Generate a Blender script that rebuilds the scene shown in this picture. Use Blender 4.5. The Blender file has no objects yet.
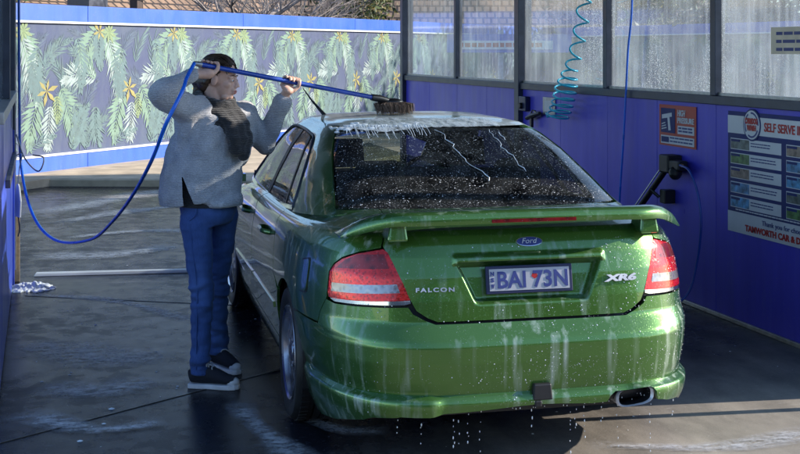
import bpy, bmesh, math, random
import numpy as np
from math import pi, sin, cos, radians
from mathutils import Vector, Matrix
from mathutils.geometry import delaunay_2d_cdt

# ------------------------------------------------------------------ camera, sky, sun, exposure
sc = bpy.context.scene
CAM_YAW = radians(15.9)
cam_d = bpy.data.cameras.new('camera'); cam = bpy.data.objects.new('camera', cam_d)
sc.collection.objects.link(cam); sc.camera = cam
cam.location = (0, 0, 1.81); cam.rotation_euler = (pi/2, 0, -CAM_YAW)
cam_d.sensor_width = 36; cam_d.lens = 1265/800*36; cam_d.shift_y = -176/800
cam_d.clip_start = .05; cam_d.clip_end = 900
SUN_EL = radians(23.5); SUN_BACK = radians(7.0)          # low sun from +X, a little behind the car
sun_vec = Vector((cos(SUN_EL)*cos(SUN_BACK), -cos(SUN_EL)*sin(SUN_BACK), sin(SUN_EL)))
w = bpy.data.worlds.new('World'); sc.world = w; w.use_nodes = True
nt = w.node_tree; bg = nt.nodes['Background']
sky = nt.nodes.new('ShaderNodeTexSky'); sky.sky_type = 'NISHITA'; sky.sun_disc = False
sky.sun_elevation = SUN_EL; sky.sun_rotation = pi/2 + SUN_BACK
sky.dust_density = .3; sky.ozone_density = 4.0; sky.air_density = 1.0
nt.links.new(sky.outputs[0], bg.inputs[0]); bg.inputs[1].default_value = .13
sd = bpy.data.lights.new('sun', 'SUN'); so = bpy.data.objects.new('sun', sd); sc.collection.objects.link(so)
sd.energy = 3.7; sd.angle = radians(.5); sd.color = (1, .90, .76)
so.rotation_euler = sun_vec.to_track_quat('Z', 'Y').to_euler(); so.location = (20, -5, 20)
sc.view_settings.view_transform = 'Standard'; sc.view_settings.look = 'None'
sc.view_settings.gamma = 1; sc.view_settings.use_curve_mapping = False
sc.view_settings.exposure = 1.35
rnd = random.Random(7); nrs = np.random.RandomState(5)

# ------------------------------------------------------------------ materials
class NT:
    def __init__(s, name):
        s.m = bpy.data.materials.new(name); s.m.use_nodes = True; s.t = s.m.node_tree
        s.b = s.t.nodes['Principled BSDF']; s.o = s.t.nodes['Material Output']
    def n(s, ty, props=None, **ins):
        x = s.t.nodes.new('ShaderNode'+ty)
        for k, v in (props or {}).items(): setattr(x, k, v)
        for k, v in ins.items():
            k = int(k[1:]) if k[0] == '_' and k[1:].isdigit() else k
            i = x.inputs[k]
            if hasattr(v, 'is_output') or isinstance(v, bpy.types.NodeSocket): s.t.links.new(v, i)
            else: i.default_value = v
        return x
    def coord(s, scale=(1, 1, 1), kind='Object'):
        c = s.n('TexCoord'); return s.n('Mapping', Vector=c.outputs[kind], Scale=scale).outputs[0]
    def noise(s, vec, scale=5, detail=4, rough=.55):
        return s.n('TexNoise', Vector=vec, Scale=scale, Detail=detail, Roughness=rough).outputs[0]
    def ramp(s, fac, *stops, interp='LINEAR'):
        r = s.n('ValToRGB', Fac=fac); e = r.color_ramp.elements; r.color_ramp.interpolation = interp
        while len(e) < len(stops): e.new(.5)
        for a, (p, c) in zip(e, stops):
            a.position = p; a.color = (*c, 1) if hasattr(c, '__len__') else (c, c, c, 1)
        return r.outputs[0]
    def mix(s, fac, a, b):
        m = s.n('MixRGB'); 
        for i, v in ((0, fac), (1, a), (2, b)):
            if isinstance(v, bpy.types.NodeSocket): s.t.links.new(v, m.inputs[i])
            else: m.inputs[i].default_value = (*v, 1) if hasattr(v, '__len__') else (v if i == 0 else (v, v, v, 1))
        return m.outputs[0]
    def math(s, op, a, b=0.):
        m = s.n('Math', {'operation': op})
        for i, v in ((0, a), (1, b)):
            if isinstance(v, bpy.types.NodeSocket): s.t.links.new(v, m.inputs[i])
            else: m.inputs[i].default_value = v
        return m.outputs[0]
    def set(s, **k):
        for n_, v in k.items():
            i = s.b.inputs[n_.replace('_', ' ')]
            if isinstance(v, bpy.types.NodeSocket): s.t.links.new(v, i)
            else: i.default_value = (*v, 1) if hasattr(v, '__len__') and i.type == 'RGBA' else v
        return s
    def bump(s, h, strength=.3, dist=.01, nrm=None):
        b = s.n('Bump', Strength=strength, Distance=dist, Height=h)
        s.t.links.new(b.outputs[0], s.b.inputs['Normal']); return b

def pmat(name, col, rough=.5, metal=0., coat=0., var=.18, vs=6., bump=0., bs=60., spec=.5, stretch=(1, 1, 1)):
    t = NT(name); v = t.coord(stretch)
    nz = t.noise(v, vs, 5)
    c2 = tuple(min(1, c*(1+var)) for c in col); c1 = tuple(c*(1-var) for c in col)
    t.set(Base_Color=t.ramp(nz, (.3, c1), (.7, c2)), Metallic=metal, Coat_Weight=coat, Coat_Roughness=.05,
          Roughness=t.ramp(nz, (.3, max(0, rough-.08)), (.7, min(1, rough+.08))))
    t.b.inputs['Specular IOR Level'].default_value = spec
    if bump: t.bump(t.noise(v, bs, 4), bump, .004)
    return t.m

M = {}
M['black'] = pmat('black_plastic', (.012, .012, .014), .45)
M['rubber'] = pmat('rubber', (.012, .012, .013), .55, bump=.3, bs=200)
M['chrome'] = pmat('chrome', (.75, .75, .78), .12, 1.)
M['alloy'] = pmat('alloy', (.55, .55, .6), .28, 1.)
M['steel'] = pmat('galvanised_steel', (.42, .42, .42), .42, .8, var=.25, vs=20)
M['frame'] = pmat('dark_frame', (.050, .058, .085), .38, .25, var=.25, vs=9)
M['white'] = pmat('white_paint', (.72, .72, .72), .45, var=.08)
M['headliner'] = pmat('headliner', (.18, .17, .15), .9)
M['interior'] = pmat('interior_trim', (.015, .015, .018), .75)
M['hose_blue'] = pmat('hose_blue', (.015, .15, .75), .30, coat=.3)
M['hose_teal'] = pmat('hose_teal', (.03, .52, .70), .22, coat=.5)
M['pole_blue'] = pmat('pole_blue', (.012, .06, .38), .30, coat=.4)
M['red_print'] = pmat('red_print', (.48, .055, .030), .45, var=.08)
M['navy_print'] = pmat('navy_print', (.016, .024, .14), .62, var=.1)
M['white_print'] = pmat('white_print', (.62, .62, .66), .4, var=.06)
M['grey_print'] = pmat('grey_print', (.40, .41, .45), .45, var=.08)
M['redtext'] = pmat('red_text', (.42, .012, .012), .45, var=.05)
M['bluetext'] = pmat('blue_text', (.03, .045, .20), .45, var=.05)
M['navy'] = pmat('navy_plate', (.015, .02, .07), .4)

def blue_panel(name, col, rough=.36):
    t = NT(name); v = t.coord((1, 1, .12)); n1 = t.noise(v, 9, 5); n2 = t.noise(t.coord((1, 1, .6)), 2.2, 3)
    c = t.mix(t.ramp(n1, (.35, 0.), (.75, .4)), tuple(x*.85 for x in col), tuple(min(1, x*1.25+.01) for x in col))
    sp = t.ramp(t.noise(t.coord((1, 1, .8)), 60, 2), (.67, 0.), (.73, .4))
    sp = t.math('ADD', sp, t.math('MULTIPLY', t.ramp(t.noise(t.coord((1, 1, .5)), 3.5, 6, .7), (.52, 0.), (.75, .35)), t.ramp(t.noise(t.coord((1, 1, .06)), 22, 4), (.45, 0.), (.7, .8))))
    t.set(Base_Color=t.mix(sp, c, (.22, .24, .38)), Roughness=t.ramp(n2, (.3, rough-.1), (.7, rough+.12)))
    t.bump(t.noise(t.coord(), 1.6, 2), .12, .03)
    return t.m
M['wallblue'] = blue_panel('wall_blue', (.075, .064, .60))
M['leftblue'] = blue_panel('left_wall_blue', (.05, .10, .62))
M['fenceblue'] = blue_panel('fence_blue', (.045, .135, .60))

def banner():
    t = NT('banner_cloth'); v = t.coord()
    n = t.noise(v, 1.3, 5); n2 = t.noise(t.coord((1, 1, .25)), 7, 4)
    c = t.mix(t.ramp(n, (.35, 0.), (.7, 1.)), (.044, .060, .150), (.058, .085, .150))
    t.set(Base_Color=t.mix(t.ramp(n2, (.45, 0.), (.8, .45)), c, (.11, .14, .18)), Roughness=.7)
    return t.m
M['banner'] = banner()
for k, c in dict(leaf_white=(.27, .34, .34), leaf_pale=(.155, .25, .195), leaf_mid=(.10, .165, .175), leaf_dim=(.075, .11, .165), flower=(.28, .25, .09), bud=(.19, .26, .14)).items():
    M[k] = pmat('print_'+k, c, .7, var=.22, vs=9)

def ground_mat():
    t = NT('wet_concrete'); o = t.coord()
    big = t.noise(o, .55, 5); mid = t.noise(t.coord((1, .45, 1)), 3.2, 6, .65); fine = t.noise(o, 90, 4, .7); grit = t.noise(o, 320, 2)
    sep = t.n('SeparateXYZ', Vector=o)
    # sunlight painted in: floor paler at the bay mouth, darker inside the bay
    sun_tone = t.math('ADD', t.math('SUBTRACT', t.math('MULTIPLY', sep.outputs[0], .55), t.math('MULTIPLY', sep.outputs[1], .9)), t.math('MULTIPLY', mid, 1.2))
    sun_tone = t.ramp(t.math('ADD', t.math('MULTIPLY', sun_tone, .25), 1.15), (.20, 0.), (.55, 1.))
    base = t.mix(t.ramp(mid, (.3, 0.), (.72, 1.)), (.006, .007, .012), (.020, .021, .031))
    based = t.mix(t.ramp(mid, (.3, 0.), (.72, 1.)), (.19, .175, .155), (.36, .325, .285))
    base = t.mix(sun_tone, base, based)
    base = t.mix(t.math('MULTIPLY', t.ramp(fine, (.38, 0.), (.7, .6)), t.math('ADD', t.math('MULTIPLY', sun_tone, .95), .05)), base, (.26, .24, .21))
    base = t.mix(t.ramp(grit, (.30, .65), (.45, 0.)), base, (.02, .019, .019))
    st = t.noise(t.coord((.5, 2.6, 1)), 1.7, 7, .68); sp = t.noise(t.coord((1, 1.6, 1)), 24, 4, .65)
    res = t.math('ADD', t.ramp(st, (.60, 0.), (.72, .65)), t.ramp(sp, (.63, 0.), (.68, .55)))
    base = t.mix(res, base, t.mix(sun_tone, (.15, .155, .185), (.40, .38, .36)))
    wetm = t.noise(o, 6, 5, .6)
    r = t.mix(t.ramp(big, (.38, 0.), (.62, 1.)), t.ramp(wetm, (.36, .12), (.64, .26)), t.ramp(wetm, (.34, .20), (.60, .38)))
    r = t.mix(sun_tone, r, .62)
    t.set(Base_Color=base, Roughness=r); t.b.inputs['Specular IOR Level'].default_value = .06
    h = t.math('ADD', t.math('MULTIPLY', fine, .7), t.math('MULTIPLY', t.noise(t.coord((1, 1, 1)), 14, 5), .35))
    t.bump(h, .35, .005)
    return t.m
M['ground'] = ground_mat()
M['concrete'] = pmat('kerb_concrete', (.46, .37, .26), .85, var=.3, vs=3.5, bump=.4, bs=40)

def pane_mat(name, dirt, milky, spots=True):
    """dirty clear acrylic: mostly see-through, with dried soap, runs and drops"""
    t = NT(name); o = t.coord()
    runs = t.noise(t.coord((1, 1, .05)), 26, 5, .6); cloud = t.noise(o, 1.8, 5, .6); dots = t.noise(o, 95, 2)
    f = t.math('ADD', t.math('MULTIPLY', t.ramp(runs, (.45, 0.), (.85, 1.)), .22), t.math('MULTIPLY', t.ramp(cloud, (.3, 0.), (.75, 1.)), milky))
    f = t.math('ADD', f, dirt)
    if spots:
        mask = t.ramp(t.noise(o, 1.1, 3), (.48, 0.), (.62, 1.))
        f = t.math('ADD', f, t.math('MULTIPLY', t.ramp(dots, (.60, 0.), (.68, .8)), mask))
    f = t.math('MINIMUM', f, .92)
    tr = t.n('BsdfTransparent', Color=(.80, .86, .90, 1))
    df = t.n('BsdfDiffuse', Color=(.62, .66, .70, 1)); tl = t.n('BsdfTranslucent', Color=(.62, .66, .70, 1))
    dd = t.n('MixShader', _0=.5, _1=df.outputs[0], _2=tl.outputs[0])
    gl = t.n('BsdfGlossy', Color=(.9, .93, 1, 1), Roughness=.06)
    a = t.n('MixShader', _0=f, _1=tr.outputs[0], _2=dd.outputs[0])
    lw = t.n('LayerWeight', Blend=.5)
    fr = t.math('ADD', t.math('MULTIPLY', t.math('POWER', lw.outputs['Facing'], 5.), .6), .04)
    b = t.n('MixShader', _0=fr, _1=a.outputs[0], _2=gl.outputs[0])
    t.t.links.new(b.outputs[0], t.o.inputs[0]); return t.m
M['pane_a'] = pane_mat('pane_clear', .03, .10, False)
M['pane_b'] = pane_mat('pane_spotted', .05, .16)
M['pane_c'] = pane_mat('pane_milky', .10, .24)

# ------------------------------------------------------------------ mesh helpers
COL = sc.collection
class MB:
    def __init__(s): s.v = []; s.f = []; s.mi = []; s.cur = 0
    def add(s, vs, fs):
        b = len(s.v); s.v += [tuple(v) for v in vs]; s.f += [tuple(i+b for i in f) for f in fs]; s.mi += [s.cur]*len(fs); return s
    def box(s, x0, x1, y0, y1, z0, z1, mtx=None, taper=0):
        t = taper
        vs = [(x0, y0, z0), (x1, y0, z0), (x1, y1, z0), (x0, y1, z0), (x0+t, y0+t, z1), (x1-t, y0+t, z1), (x1-t, y1-t, z1), (x0+t, y1-t, z1)]
        if mtx: vs = [mtx @ Vector(v) for v in vs]
        return s.add(vs, [(3, 2, 1, 0), (4, 5, 6, 7), (0, 1, 5, 4), (1, 2, 6, 5), (2, 3, 7, 6), (3, 0, 4, 7)])
    def tube(s, pts, r, n=8, cap=True, up=None):
        pts = [Vector(p) for p in pts]; m = len(pts)
        rs = r if hasattr(r, '__len__') else [r]*m
        rings = []; prev = None
        for i, p in enumerate(pts):
            d = (pts[min(i+1, m-1)]-pts[max(i-1, 0)]); d = d.normalized() if d.length > 1e-9 else Vector((0, 0, 1))
            if prev is None:
                a = Vector(up) if up else (Vector((0, 0, 1)) if abs(d.z) < .9 else Vector((1, 0, 0)))
                a = (a-d*a.dot(d)).normalized()
            else:
                a = (prev-d*prev.dot(d)); a = a.normalized() if a.length > 1e-6 else d.orthogonal().normalized()
            prev = a; b = d.cross(a)
            rr = rs[i]; ra, rb = rr if hasattr(rr, '__len__') else (rr, rr)
            rings.append([p+a*(cos(2*pi*k/n)*ra)+b*(sin(2*pi*k/n)*rb) for k in range(n)])
        vs = [v for rg in rings for v in rg]; fs = []
        for i in range(m-1):
            for k in range(n):
                k2 = (k+1) % n; fs.append((i*n+k, i*n+k2, (i+1)*n+k2, (i+1)*n+k))
        if cap: fs += [tuple(range(n-1, -1, -1)), tuple(range((m-1)*n, m*n))]
        return s.add(vs, fs)
    def ball(s, c, r, n=10, m=7, mtx=None):
        r = r if hasattr(r, '__len__') else (r, r, r)
        vs = []; fs = []
        for i in range(m+1):
            th = pi*i/m
            for k in range(n):
                v = Vector((r[0]*sin(th)*cos(2*pi*k/n), r[1]*sin(th)*sin(2*pi*k/n), r[2]*cos(th)))
                if mtx: v = mtx @ v
                vs.append(Vector(c)+v)
        for i in range(m):
            for k in range(n):
                k2 = (k+1) % n; fs.append((i*n+k, (i+1)*n+k, (i+1)*n+k2, i*n+k2))
        return s.add(vs, fs)
    def capsule(s, a, b, ra, rb, n=12):
        a = Vector(a); b = Vector(b); d = b-a; L = d.length; d = d/L
        pts = []; rs = []
        for i in range(5):
            t = pi/2*(1-i/4); pts.append(a-d*(ra*sin(t))); rs.append(max(ra*cos(t), 1e-4))
        for i in range(1, 6):
            pts.append(a+d*L*i/6); rs.append(ra+(rb-ra)*i/6)
        for i in range(5):
            t = pi/2*i/4; pts.append(b+d*(rb*sin(t))); rs.append(max(rb*cos(t), 1e-4))
        return s.tube(pts, rs, n)
    def lathe(s, prof, c, axis=(1, 0, 0), n=48):
        ax = Vector(axis).normalized(); a = ax.orthogonal().normalized(); b = ax.cross(a); c = Vector(c); m = len(prof)
        vs = [c+ax*h+(a*cos(2*pi*k/n)+b*sin(2*pi*k/n))*r for r, h in prof for k in range(n)]
        return s.add(vs, [(i*n+k, (i+1)*n+k, (i+1)*n+(k+1) % n, i*n+(k+1) % n) for i in range(m-1) for k in range(n)])
    def prism(s, poly, h0, h1, fr):
        """poly of 2D points in frame fr=(origin, ax, ay), pushed along normal az from h0 to h1"""
        o, ax, ay = [Vector(q) for q in fr]; az = ax.cross(ay); n = len(poly)
        vs = [o+ax*p[0]+ay*p[1]+az*h0 for p in poly]+[o+ax*p[0]+ay*p[1]+az*h1 for p in poly]
        return s.add(vs, [tuple(range(n-1, -1, -1)), tuple(range(n, 2*n))]+[(i, (i+1) % n, n+(i+1) % n, n+i) for i in range(n)])
    def mesh(s, name, mats):
        me = bpy.data.meshes.new(name); me.from_pydata(s.v, [], s.f)
        for m in (mats if isinstance(mats, (list, tuple)) else [mats]): me.materials.append(m)
        if isinstance(mats, (list, tuple)): me.polygons.foreach_set('material_index', s.mi)
        return me
    def build(s, name, mats, parent=None, smooth=None, bevel=0, recalc=True):
        me = s.mesh(name, mats)
        if recalc:
            bm = bmesh.new(); bm.from_mesh(me); bmesh.ops.recalc_face_normals(bm, faces=bm.faces); bm.to_mesh(me); bm.free()
        return link(name, me, parent, smooth, bevel)
def link(name, me, parent=None, smooth=None, bevel=0):
    if smooth is not None:
        me.polygons.foreach_set('use_smooth', [True]*len(me.polygons)); me.set_sharp_from_angle(angle=radians(smooth))
    o = bpy.data.objects.new(name, me); COL.objects.link(o); o.parent = parent
    if bevel:
        b = o.modifiers.new('bevel', 'BEVEL'); b.width = bevel; b.segments = 2; b.limit_method = 'ANGLE'
    return o
def tag(o, label=None, cat=None, group=None, kind=None):
    if label: o['label'] = label
    if cat: o['category'] = cat
    if group: o['group'] = group
    if kind: o['kind'] = kind
    return o
def thing(name, label, cat, loc=(0, 0, 0), rz=0., group=None):
    o = bpy.data.objects.new(name, None); COL.objects.link(o); o.location = loc; o.rotation_euler = (0, 0, rz)
    o.empty_display_size = .1
    return tag(o, label, cat, group)
def dup(o, parent=None, **kw):
    c = o.copy(); COL.objects.link(c); c.parent = parent
    for ch in o.children: dup(ch, c)
    return c
def text_mesh(s, size, depth=.001, shear=0., bold=0., align='LEFT', width=None, spacing=1.):
    cu = bpy.data.curves.new('lettering', 'FONT'); cu.body = s; cu.size = size; cu.extrude = depth; cu.shear = shear; cu.offset = bold
    cu.align_x = align; cu.resolution_u = 3; cu.space_character = spacing
    o = bpy.data.objects.new('lettering', cu); COL.objects.link(o)
    dg = bpy.context.evaluated_depsgraph_get(); me = bpy.data.meshes.new_from_object(o.evaluated_get(dg))
    bpy.data.objects.remove(o)
    if width and len(me.vertices):
        xs = [v.co.x for v in me.vertices]; k = width/(max(xs)-min(xs)); x0 = min(xs)
        for v in me.vertices: v.co.x = (v.co.x-x0)*k
    return me
def text(name, s, mat, parent, origin, ax, ay, size, **kw):
    me = text_mesh(s, size, **kw); me.materials.clear(); me.materials.append(mat)
    ax = Vector(ax); ay = Vector(ay); az = ax.cross(ay); o = Vector(origin)
    me.transform(Matrix(((ax.x, ay.x, az.x, o.x), (ax.y, ay.y, az.y, o.y), (ax.z, ay.z, az.z, o.z), (0, 0, 0, 1))))
    return link(name, me, parent)
def bez(pts, n=8):
    """Catmull-Rom through points"""
    P = [Vector(p) for p in pts]; P = [P[0]*2-P[1]]+P+[P[-1]*2-P[-2]]; out = []
    for i in range(1, len(P)-2):
        for k in range(n):
            t = k/n; a, b, c, d = P[i-1:i+3]
            out.append(.5*((2*b)+(c-a)*t+(2*a-5*b+4*c-d)*t*t+(3*b-a-3*c+d)*t**3))
    return out+[P[-2]]
# ------------------------------------------------------------------ setting: ground, kerb
g = MB()
for i in range(20):
    for j in range(20): pass
g.add([(-250, -150, 0), (300, -150, 0), (300, 400, 0), (-250, 400, 0)], [(0, 1, 2, 3)])
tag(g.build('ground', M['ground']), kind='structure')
def strip(mb, a, b, wd, z0=.001, h=.004):
    a = Vector(a); b = Vector(b); d = (b-a).normalized(); n = Vector((-d.y, d.x, 0))*wd/2
    mb.add([a-n+Vector((0, 0, z0)), b-n+Vector((0, 0, z0)), b+n+Vector((0, 0, z0)), a+n+Vector((0, 0, z0)),
            a-n+Vector((0, 0, z0+h)), b-n+Vector((0, 0, z0+h)), b+n+Vector((0, 0, z0+h)), a+n+Vector((0, 0, z0+h))],
           [(3, 2, 1, 0), (4, 5, 6, 7), (0, 1, 5, 4), (1, 2, 6, 5), (2, 3, 7, 6), (3, 0, 4, 7)])
M['sealant'] = pmat('joint_sealant', (.012, .012, .013), .4)
for a, b in (((-.9, 5.65, 0), (1.9, 7.48, 0)), ((1.9, 7.48, 0), (4.35, 9.1, 0)), ((-.1, 9.75, 0), (1.6, 8.85, 0))):
    m = MB(); strip(m, a, b, .016, .0, .003); tag(m.build('pavement_joint', M['sealant']), kind='structure')

FO = Vector((-.063, 18.473, 0)); FD = Vector((.68, .73, 0)).normalized(); FN = Vector((FD.y, -FD.x, 0))
Z = Vector((0, 0, 1))
def fp(s, z=0, off=0., o=FO, d=FD, n=FN): return o+d*s+n*off+Z*z
# kerb: sunlit concrete apron in front of the fence
m = MB()
top = [fp(-3, 0, 0), fp(-.4, 0, 0), fp(11.4, 0, 0), Vector((6.2, 20.6, 0)), Vector((2.673, 16.5, 0)), Vector((1.55, 17.1, 0)), Vector((.13, 17.55, 0)), fp(-3, 0, .85)]
n_ = len(top)
ins = [p+(Vector((1.8, 19.5, 0))-p).normalized()*.03 for p in top]
m.add([p for p in top]+[p+Z*.085 for p in top]+[p+Z*.105 for p in ins], [tuple(range(2*n_, 3*n_))]+[(i, (i+1) % n_, n_+(i+1) % n_, n_+i) for i in range(n_)]+[(n_+i, n_+(i+1) % n_, 2*n_+(i+1) % n_, 2*n_+i) for i in range(n_)])
tag(m.build('kerb', M['concrete']), kind='structure')

# ------------------------------------------------------------------ palm-print fence
def frond(m, x, z, ang, L, n, wid, mi, lay, curl=.6, w0=.018, spread=55, taper=.35):
    m.cur = mi; px, pz = x, z; a = ang; st = L/n; lay = .002+.0000010*len(m.v)
    for i in range(n+1):
        t = i/n
        ll = wid*(taper+(1-taper)*sin(pi*min(1, .12+t*.95)))*(.85+.3*rnd.random())
        for sg in (-1, 1):
            b = a+sg*radians(spread*(1-.55*t))+rnd.uniform(-.12, .12)
            dx, dz = cos(b), sin(b); nx, nz = -dz, dx; ww = w0*(.8+.5*rnd.random())
            lay = .002+.0000010*len(m.v)
            P = [(px, pz), (px+dx*ll*.4+nx*ww, pz+dz*ll*.4+nz*ww), (px+dx*ll, pz+dz*ll), (px+dx*ll*.4-nx*ww, pz+dz*ll*.4-nz*ww)]
            if max(q[1] for q in P) < 2.215 and min(q[1] for q in P) > .345:
                m.add([(q[0], -lay, q[1]) for q in P], [(0, 1, 2, 3)])
        nx, nz = -sin(a)*.006, cos(a)*.006
        qx, qz = px+cos(a)*st, pz+sin(a)*st
        if .35 < qz < 2.2 and .35 < pz < 2.2: m.add([(px+nx, -lay, pz+nz), (qx+nx, -lay, qz+nz), (qx-nx, -lay, qz-nz), (px-nx, -lay, pz-nz)], [(0, 1, 2, 3)])
        px, pz = qx, qz; a += curl*st/L*(-1 if cos(ang) > 0 else 1)
def lily(m, x, z, r, mi, lay, n=6):
    m.cur = mi
    for k in range(n):
        lay = .0025+.0000010*len(m.v); a = 2*pi*k/n+.3; r2 = r*(.8+.4*rnd.random())
        m.add([(x, -lay, z), (x+cos(a-.28)*r2*.55, -lay, z+sin(a-.28)*r2*.55), (x+cos(a)*r2, -lay, z+sin(a)*r2), (x+cos(a+.28)*r2*.55, -lay, z+sin(a+.28)*r2*.55)], [(0, 1, 2, 3)])
LEAFM = [M[k] for k in ('leaf_dim', 'leaf_mid', 'leaf_pale', 'leaf_white', 'bud', 'flower')]
def motif():
    m = MB()
    for k in range(16):                                                      # dim background fronds
        frond(m, rnd.uniform(-.9, .9), rnd.uniform(.4, 1.7), rnd.uniform(.7, 2.5), rnd.uniform(.5, .95), 14, .30, 0 if k < 9 else 1, .004 if k < 9 else .005, .7, .011, 38)
    for x, z, a, L, wd, mi in ((-.08, 2.12, -2.35, .62, .26, 2), (.06, 2.12, -.80, .60, .26, 2), (-.02, 2.1, -1.75, .5, .18, 1)):
        frond(m, x, z, a, L*1.1, 12, wd*1.2, mi, .006, .5, .034, 60)
    frond(m, .18, 1.98, -1.15, .95, 17, .36, 3, .008, .25, .016, 48)         # white drooping frond
    frond(m, -.12, 1.40, 2.75, .70, 14, .33, 3, .008, .9, .018, 52)           # white frond fanning left
    frond(m, -.12, 1.40, 2.2, .45, 10, .20, 2, .007, .5, .014, 52)
    frond(m, .52, 1.16, -2.05, .72, 13, .32, 2, .006, .4, .027, 58)
    frond(m, .95, 1.26, -1.0, .74, 13, .33, 2, .006, .4, .026, 58)
    frond(m, .74, 1.02, -1.75, .66, 15, .24, 3, .008, .2, .017, 55)
    frond(m, .30, .42, .55, .55, 11, .20, 1, .006, .5, .012, 45); frond(m, -.25, .40, 2.3, .45, 10, .18, 1, .006, .5, .012, 45)
    for x, z, a, L, wd, mi in ((-.5, 2.0, -1.25, .75, .30, 1), (.50, 1.85, -1.9, .7, .30, 1), (-.55, 1.05, -1.2, .7, .32, 1), (-.1, .98, -1.7, .62, .28, 1), (-.62, .38, 1.3, .7, .26, 1), (.36, 1.62, -1.0, .5, .24, 1)):
        frond(m, x, z, a, L, 12, wd, mi, 0, .5, .024, 55)
    frond(m, .86, 1.16, -1.4, .36, 9, .16, 4, .009, .3, .014, 60)
    lily(m, -.02, 2.10, .15, 5, .010); lily(m, .20, 2.09, .17, 4, .009, 9); lily(m, .66, 1.24, .21, 5, .010)
    return m.mesh('printed_palm_motif', LEAFM)
MOTIFS = [motif(), motif()]
def fence(name, label, o, d, L0, L1, first, panel=4.05):
    n = Vector((d.y, -d.x, 0)); rz = math.atan2(d.y, d.x)
    t = thing(name, label, 'fence', o, rz)
    # local frame: x along the fence, -y towards the bays
    s = L0
    while s < L1-.05:
        e = min(L1, s+panel)
        m = MB(); m.box(s+.004, e-.004, -.045, .03, 2.235, 2.47); m.build('top_band', M['fenceblue'], t, bevel=.004)
        m = MB(); m.box(s+.004, e-.004, -.04, .03, .03, .315); m.build('bottom_band', M['fenceblue'], t, bevel=.004)
        m = MB(); m.box(s+.002, e-.002, -.012, .012, .33, 2.205); m.build('banner_panel', M['banner'], t)
        m = MB(); m.box(s, e, -.055, .02, 2.205, 2.235); m.build('white_trim', M['white'], t)
        m = MB(); m.box(s, e, -.055, .02, .315, .345); m.build('white_trim', M['white'], t)
        m = MB(); m.box(s-.03, s+.03, .031, .09, 0, 2.4); m.build('fence_post', M['steel'], t)
        s = e
    k = 0; x = first
    while x < L1-.9:
        ob = bpy.data.objects.new('printed_palm_motif', MOTIFS[k % 2]); COL.objects.link(ob); ob.parent = t; ob.location = (x, -.012, 0); x += 1.805; k += 1
    return t
fence('banner_fence', 'long blue fence with palm leaf banner standing on the concrete kerb', FO, FD, -3.0, 20.9, -2.25)
c0 = fp(21.0); c1 = Vector((16.5, 21.5, 0)); d2 = (c1-c0).normalized()
fence('banner_fence', 'palm leaf banner fence behind the wash bay windows', c0, d2, .05, (c1-c0).length, 1.0)

# ------------------------------------------------------------------ right bay wall with windows
XW = 4.45; SILL = 1.505; HEAD = 2.72; YS = [15.39, 13.315, 11.38, 9.45, 7.73, 5.74]
rw = thing('bay_wall', 'blue bay wall with dark framed windows and wash signs', 'wall', (XW, 5.7, 0))
def rwb(name, x0, x1, y0, y1, z0, z1, mat, bev=.004):
    m = MB(); m.box(x0-XW, x1-XW, y0-5.7, y1-5.7, z0, z1); return m.build(name, mat, rw, bevel=bev)
for i, (a, b) in enumerate(zip(YS[1:], YS[:-1])):
    h = (a+b)/2
    for c, d in ((a, h), (h, b)): rwb('wall_panel', XW, XW+.05, c+.002, d-.002, .03, SILL-.06, M['wallblue'], .003)
    pm = rwb('window_pane', XW+.02, XW+.028, a+.03, b-.03, SILL+.005, (HEAD if i == 4 else 3.0)-.003, [M['pane_b'], M['pane_a'], M['pane_b'], M['pane_b'], M['pane_c']][4-i] if i != 4 else M['pane_c'], 0)
    pm.data.materials[0] = {0: M['pane_a'], 1: M['pane_a'], 2: M['pane_b'], 3: M['pane_b'], 4: M['pane_c']}[i]
    # thin pale bead at the foot of the pane
    rwb('glazing_bead', XW-.004, XW+.018, a+.032, b-.032, SILL+.001, SILL+.022, M['steel'], 0)
rwb('sill_rail', XW-.03, XW+.07, 5.72, 15.42, SILL-.06, SILL, M['frame'])
rwb('header_beam', XW-.04, XW+.08, 5.70, 7.73, HEAD, HEAD+.19, M['frame']); rwb('header_beam', XW-.04, XW+.08, 7.734, 15.45, 3.0, 3.13, M['frame'])
rwb('bottom_rail', XW-.012, XW+.06, 5.72, 15.42, 0, .03, M['steel'])
for y, full in zip(YS, (1, 0, 1, 0, 0, 1)):
    wd = .055 if full else .035
    rwb('post' if full else 'mullion', XW-(.05 if full else .028), XW+(.09 if full else .05), y-wd, y+wd, 0 if full else SILL+.001, 3.15 if full else 2.71, M['frame'])
# canopy: roof over the bay, carried by the posts of both walls
M['ceiling'] = pmat('canopy_underside', (.05, .055, .085), .6)
rf = thing('bay_canopy', 'flat canopy roof over the wash bay', 'roof', (2.1, 10, 0))
for k in range(5):
    m = MB(); m.box(-2.85, 2.45, -4.6+k*2.05, -2.554+k*2.05, 3.18, 3.24); m.build('roof_sheet', M['ceiling'], rf)
m = MB(); m.box(2.452, 2.52, -4.62, 5.7, 3.14, 3.36); m.build('fascia', M['fenceblue'], rf)
m = MB(); m.box(-2.92, -2.852, -4.62, 5.7, 3.14, 3.36); m.build('fascia', M['fenceblue'], rf)

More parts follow.
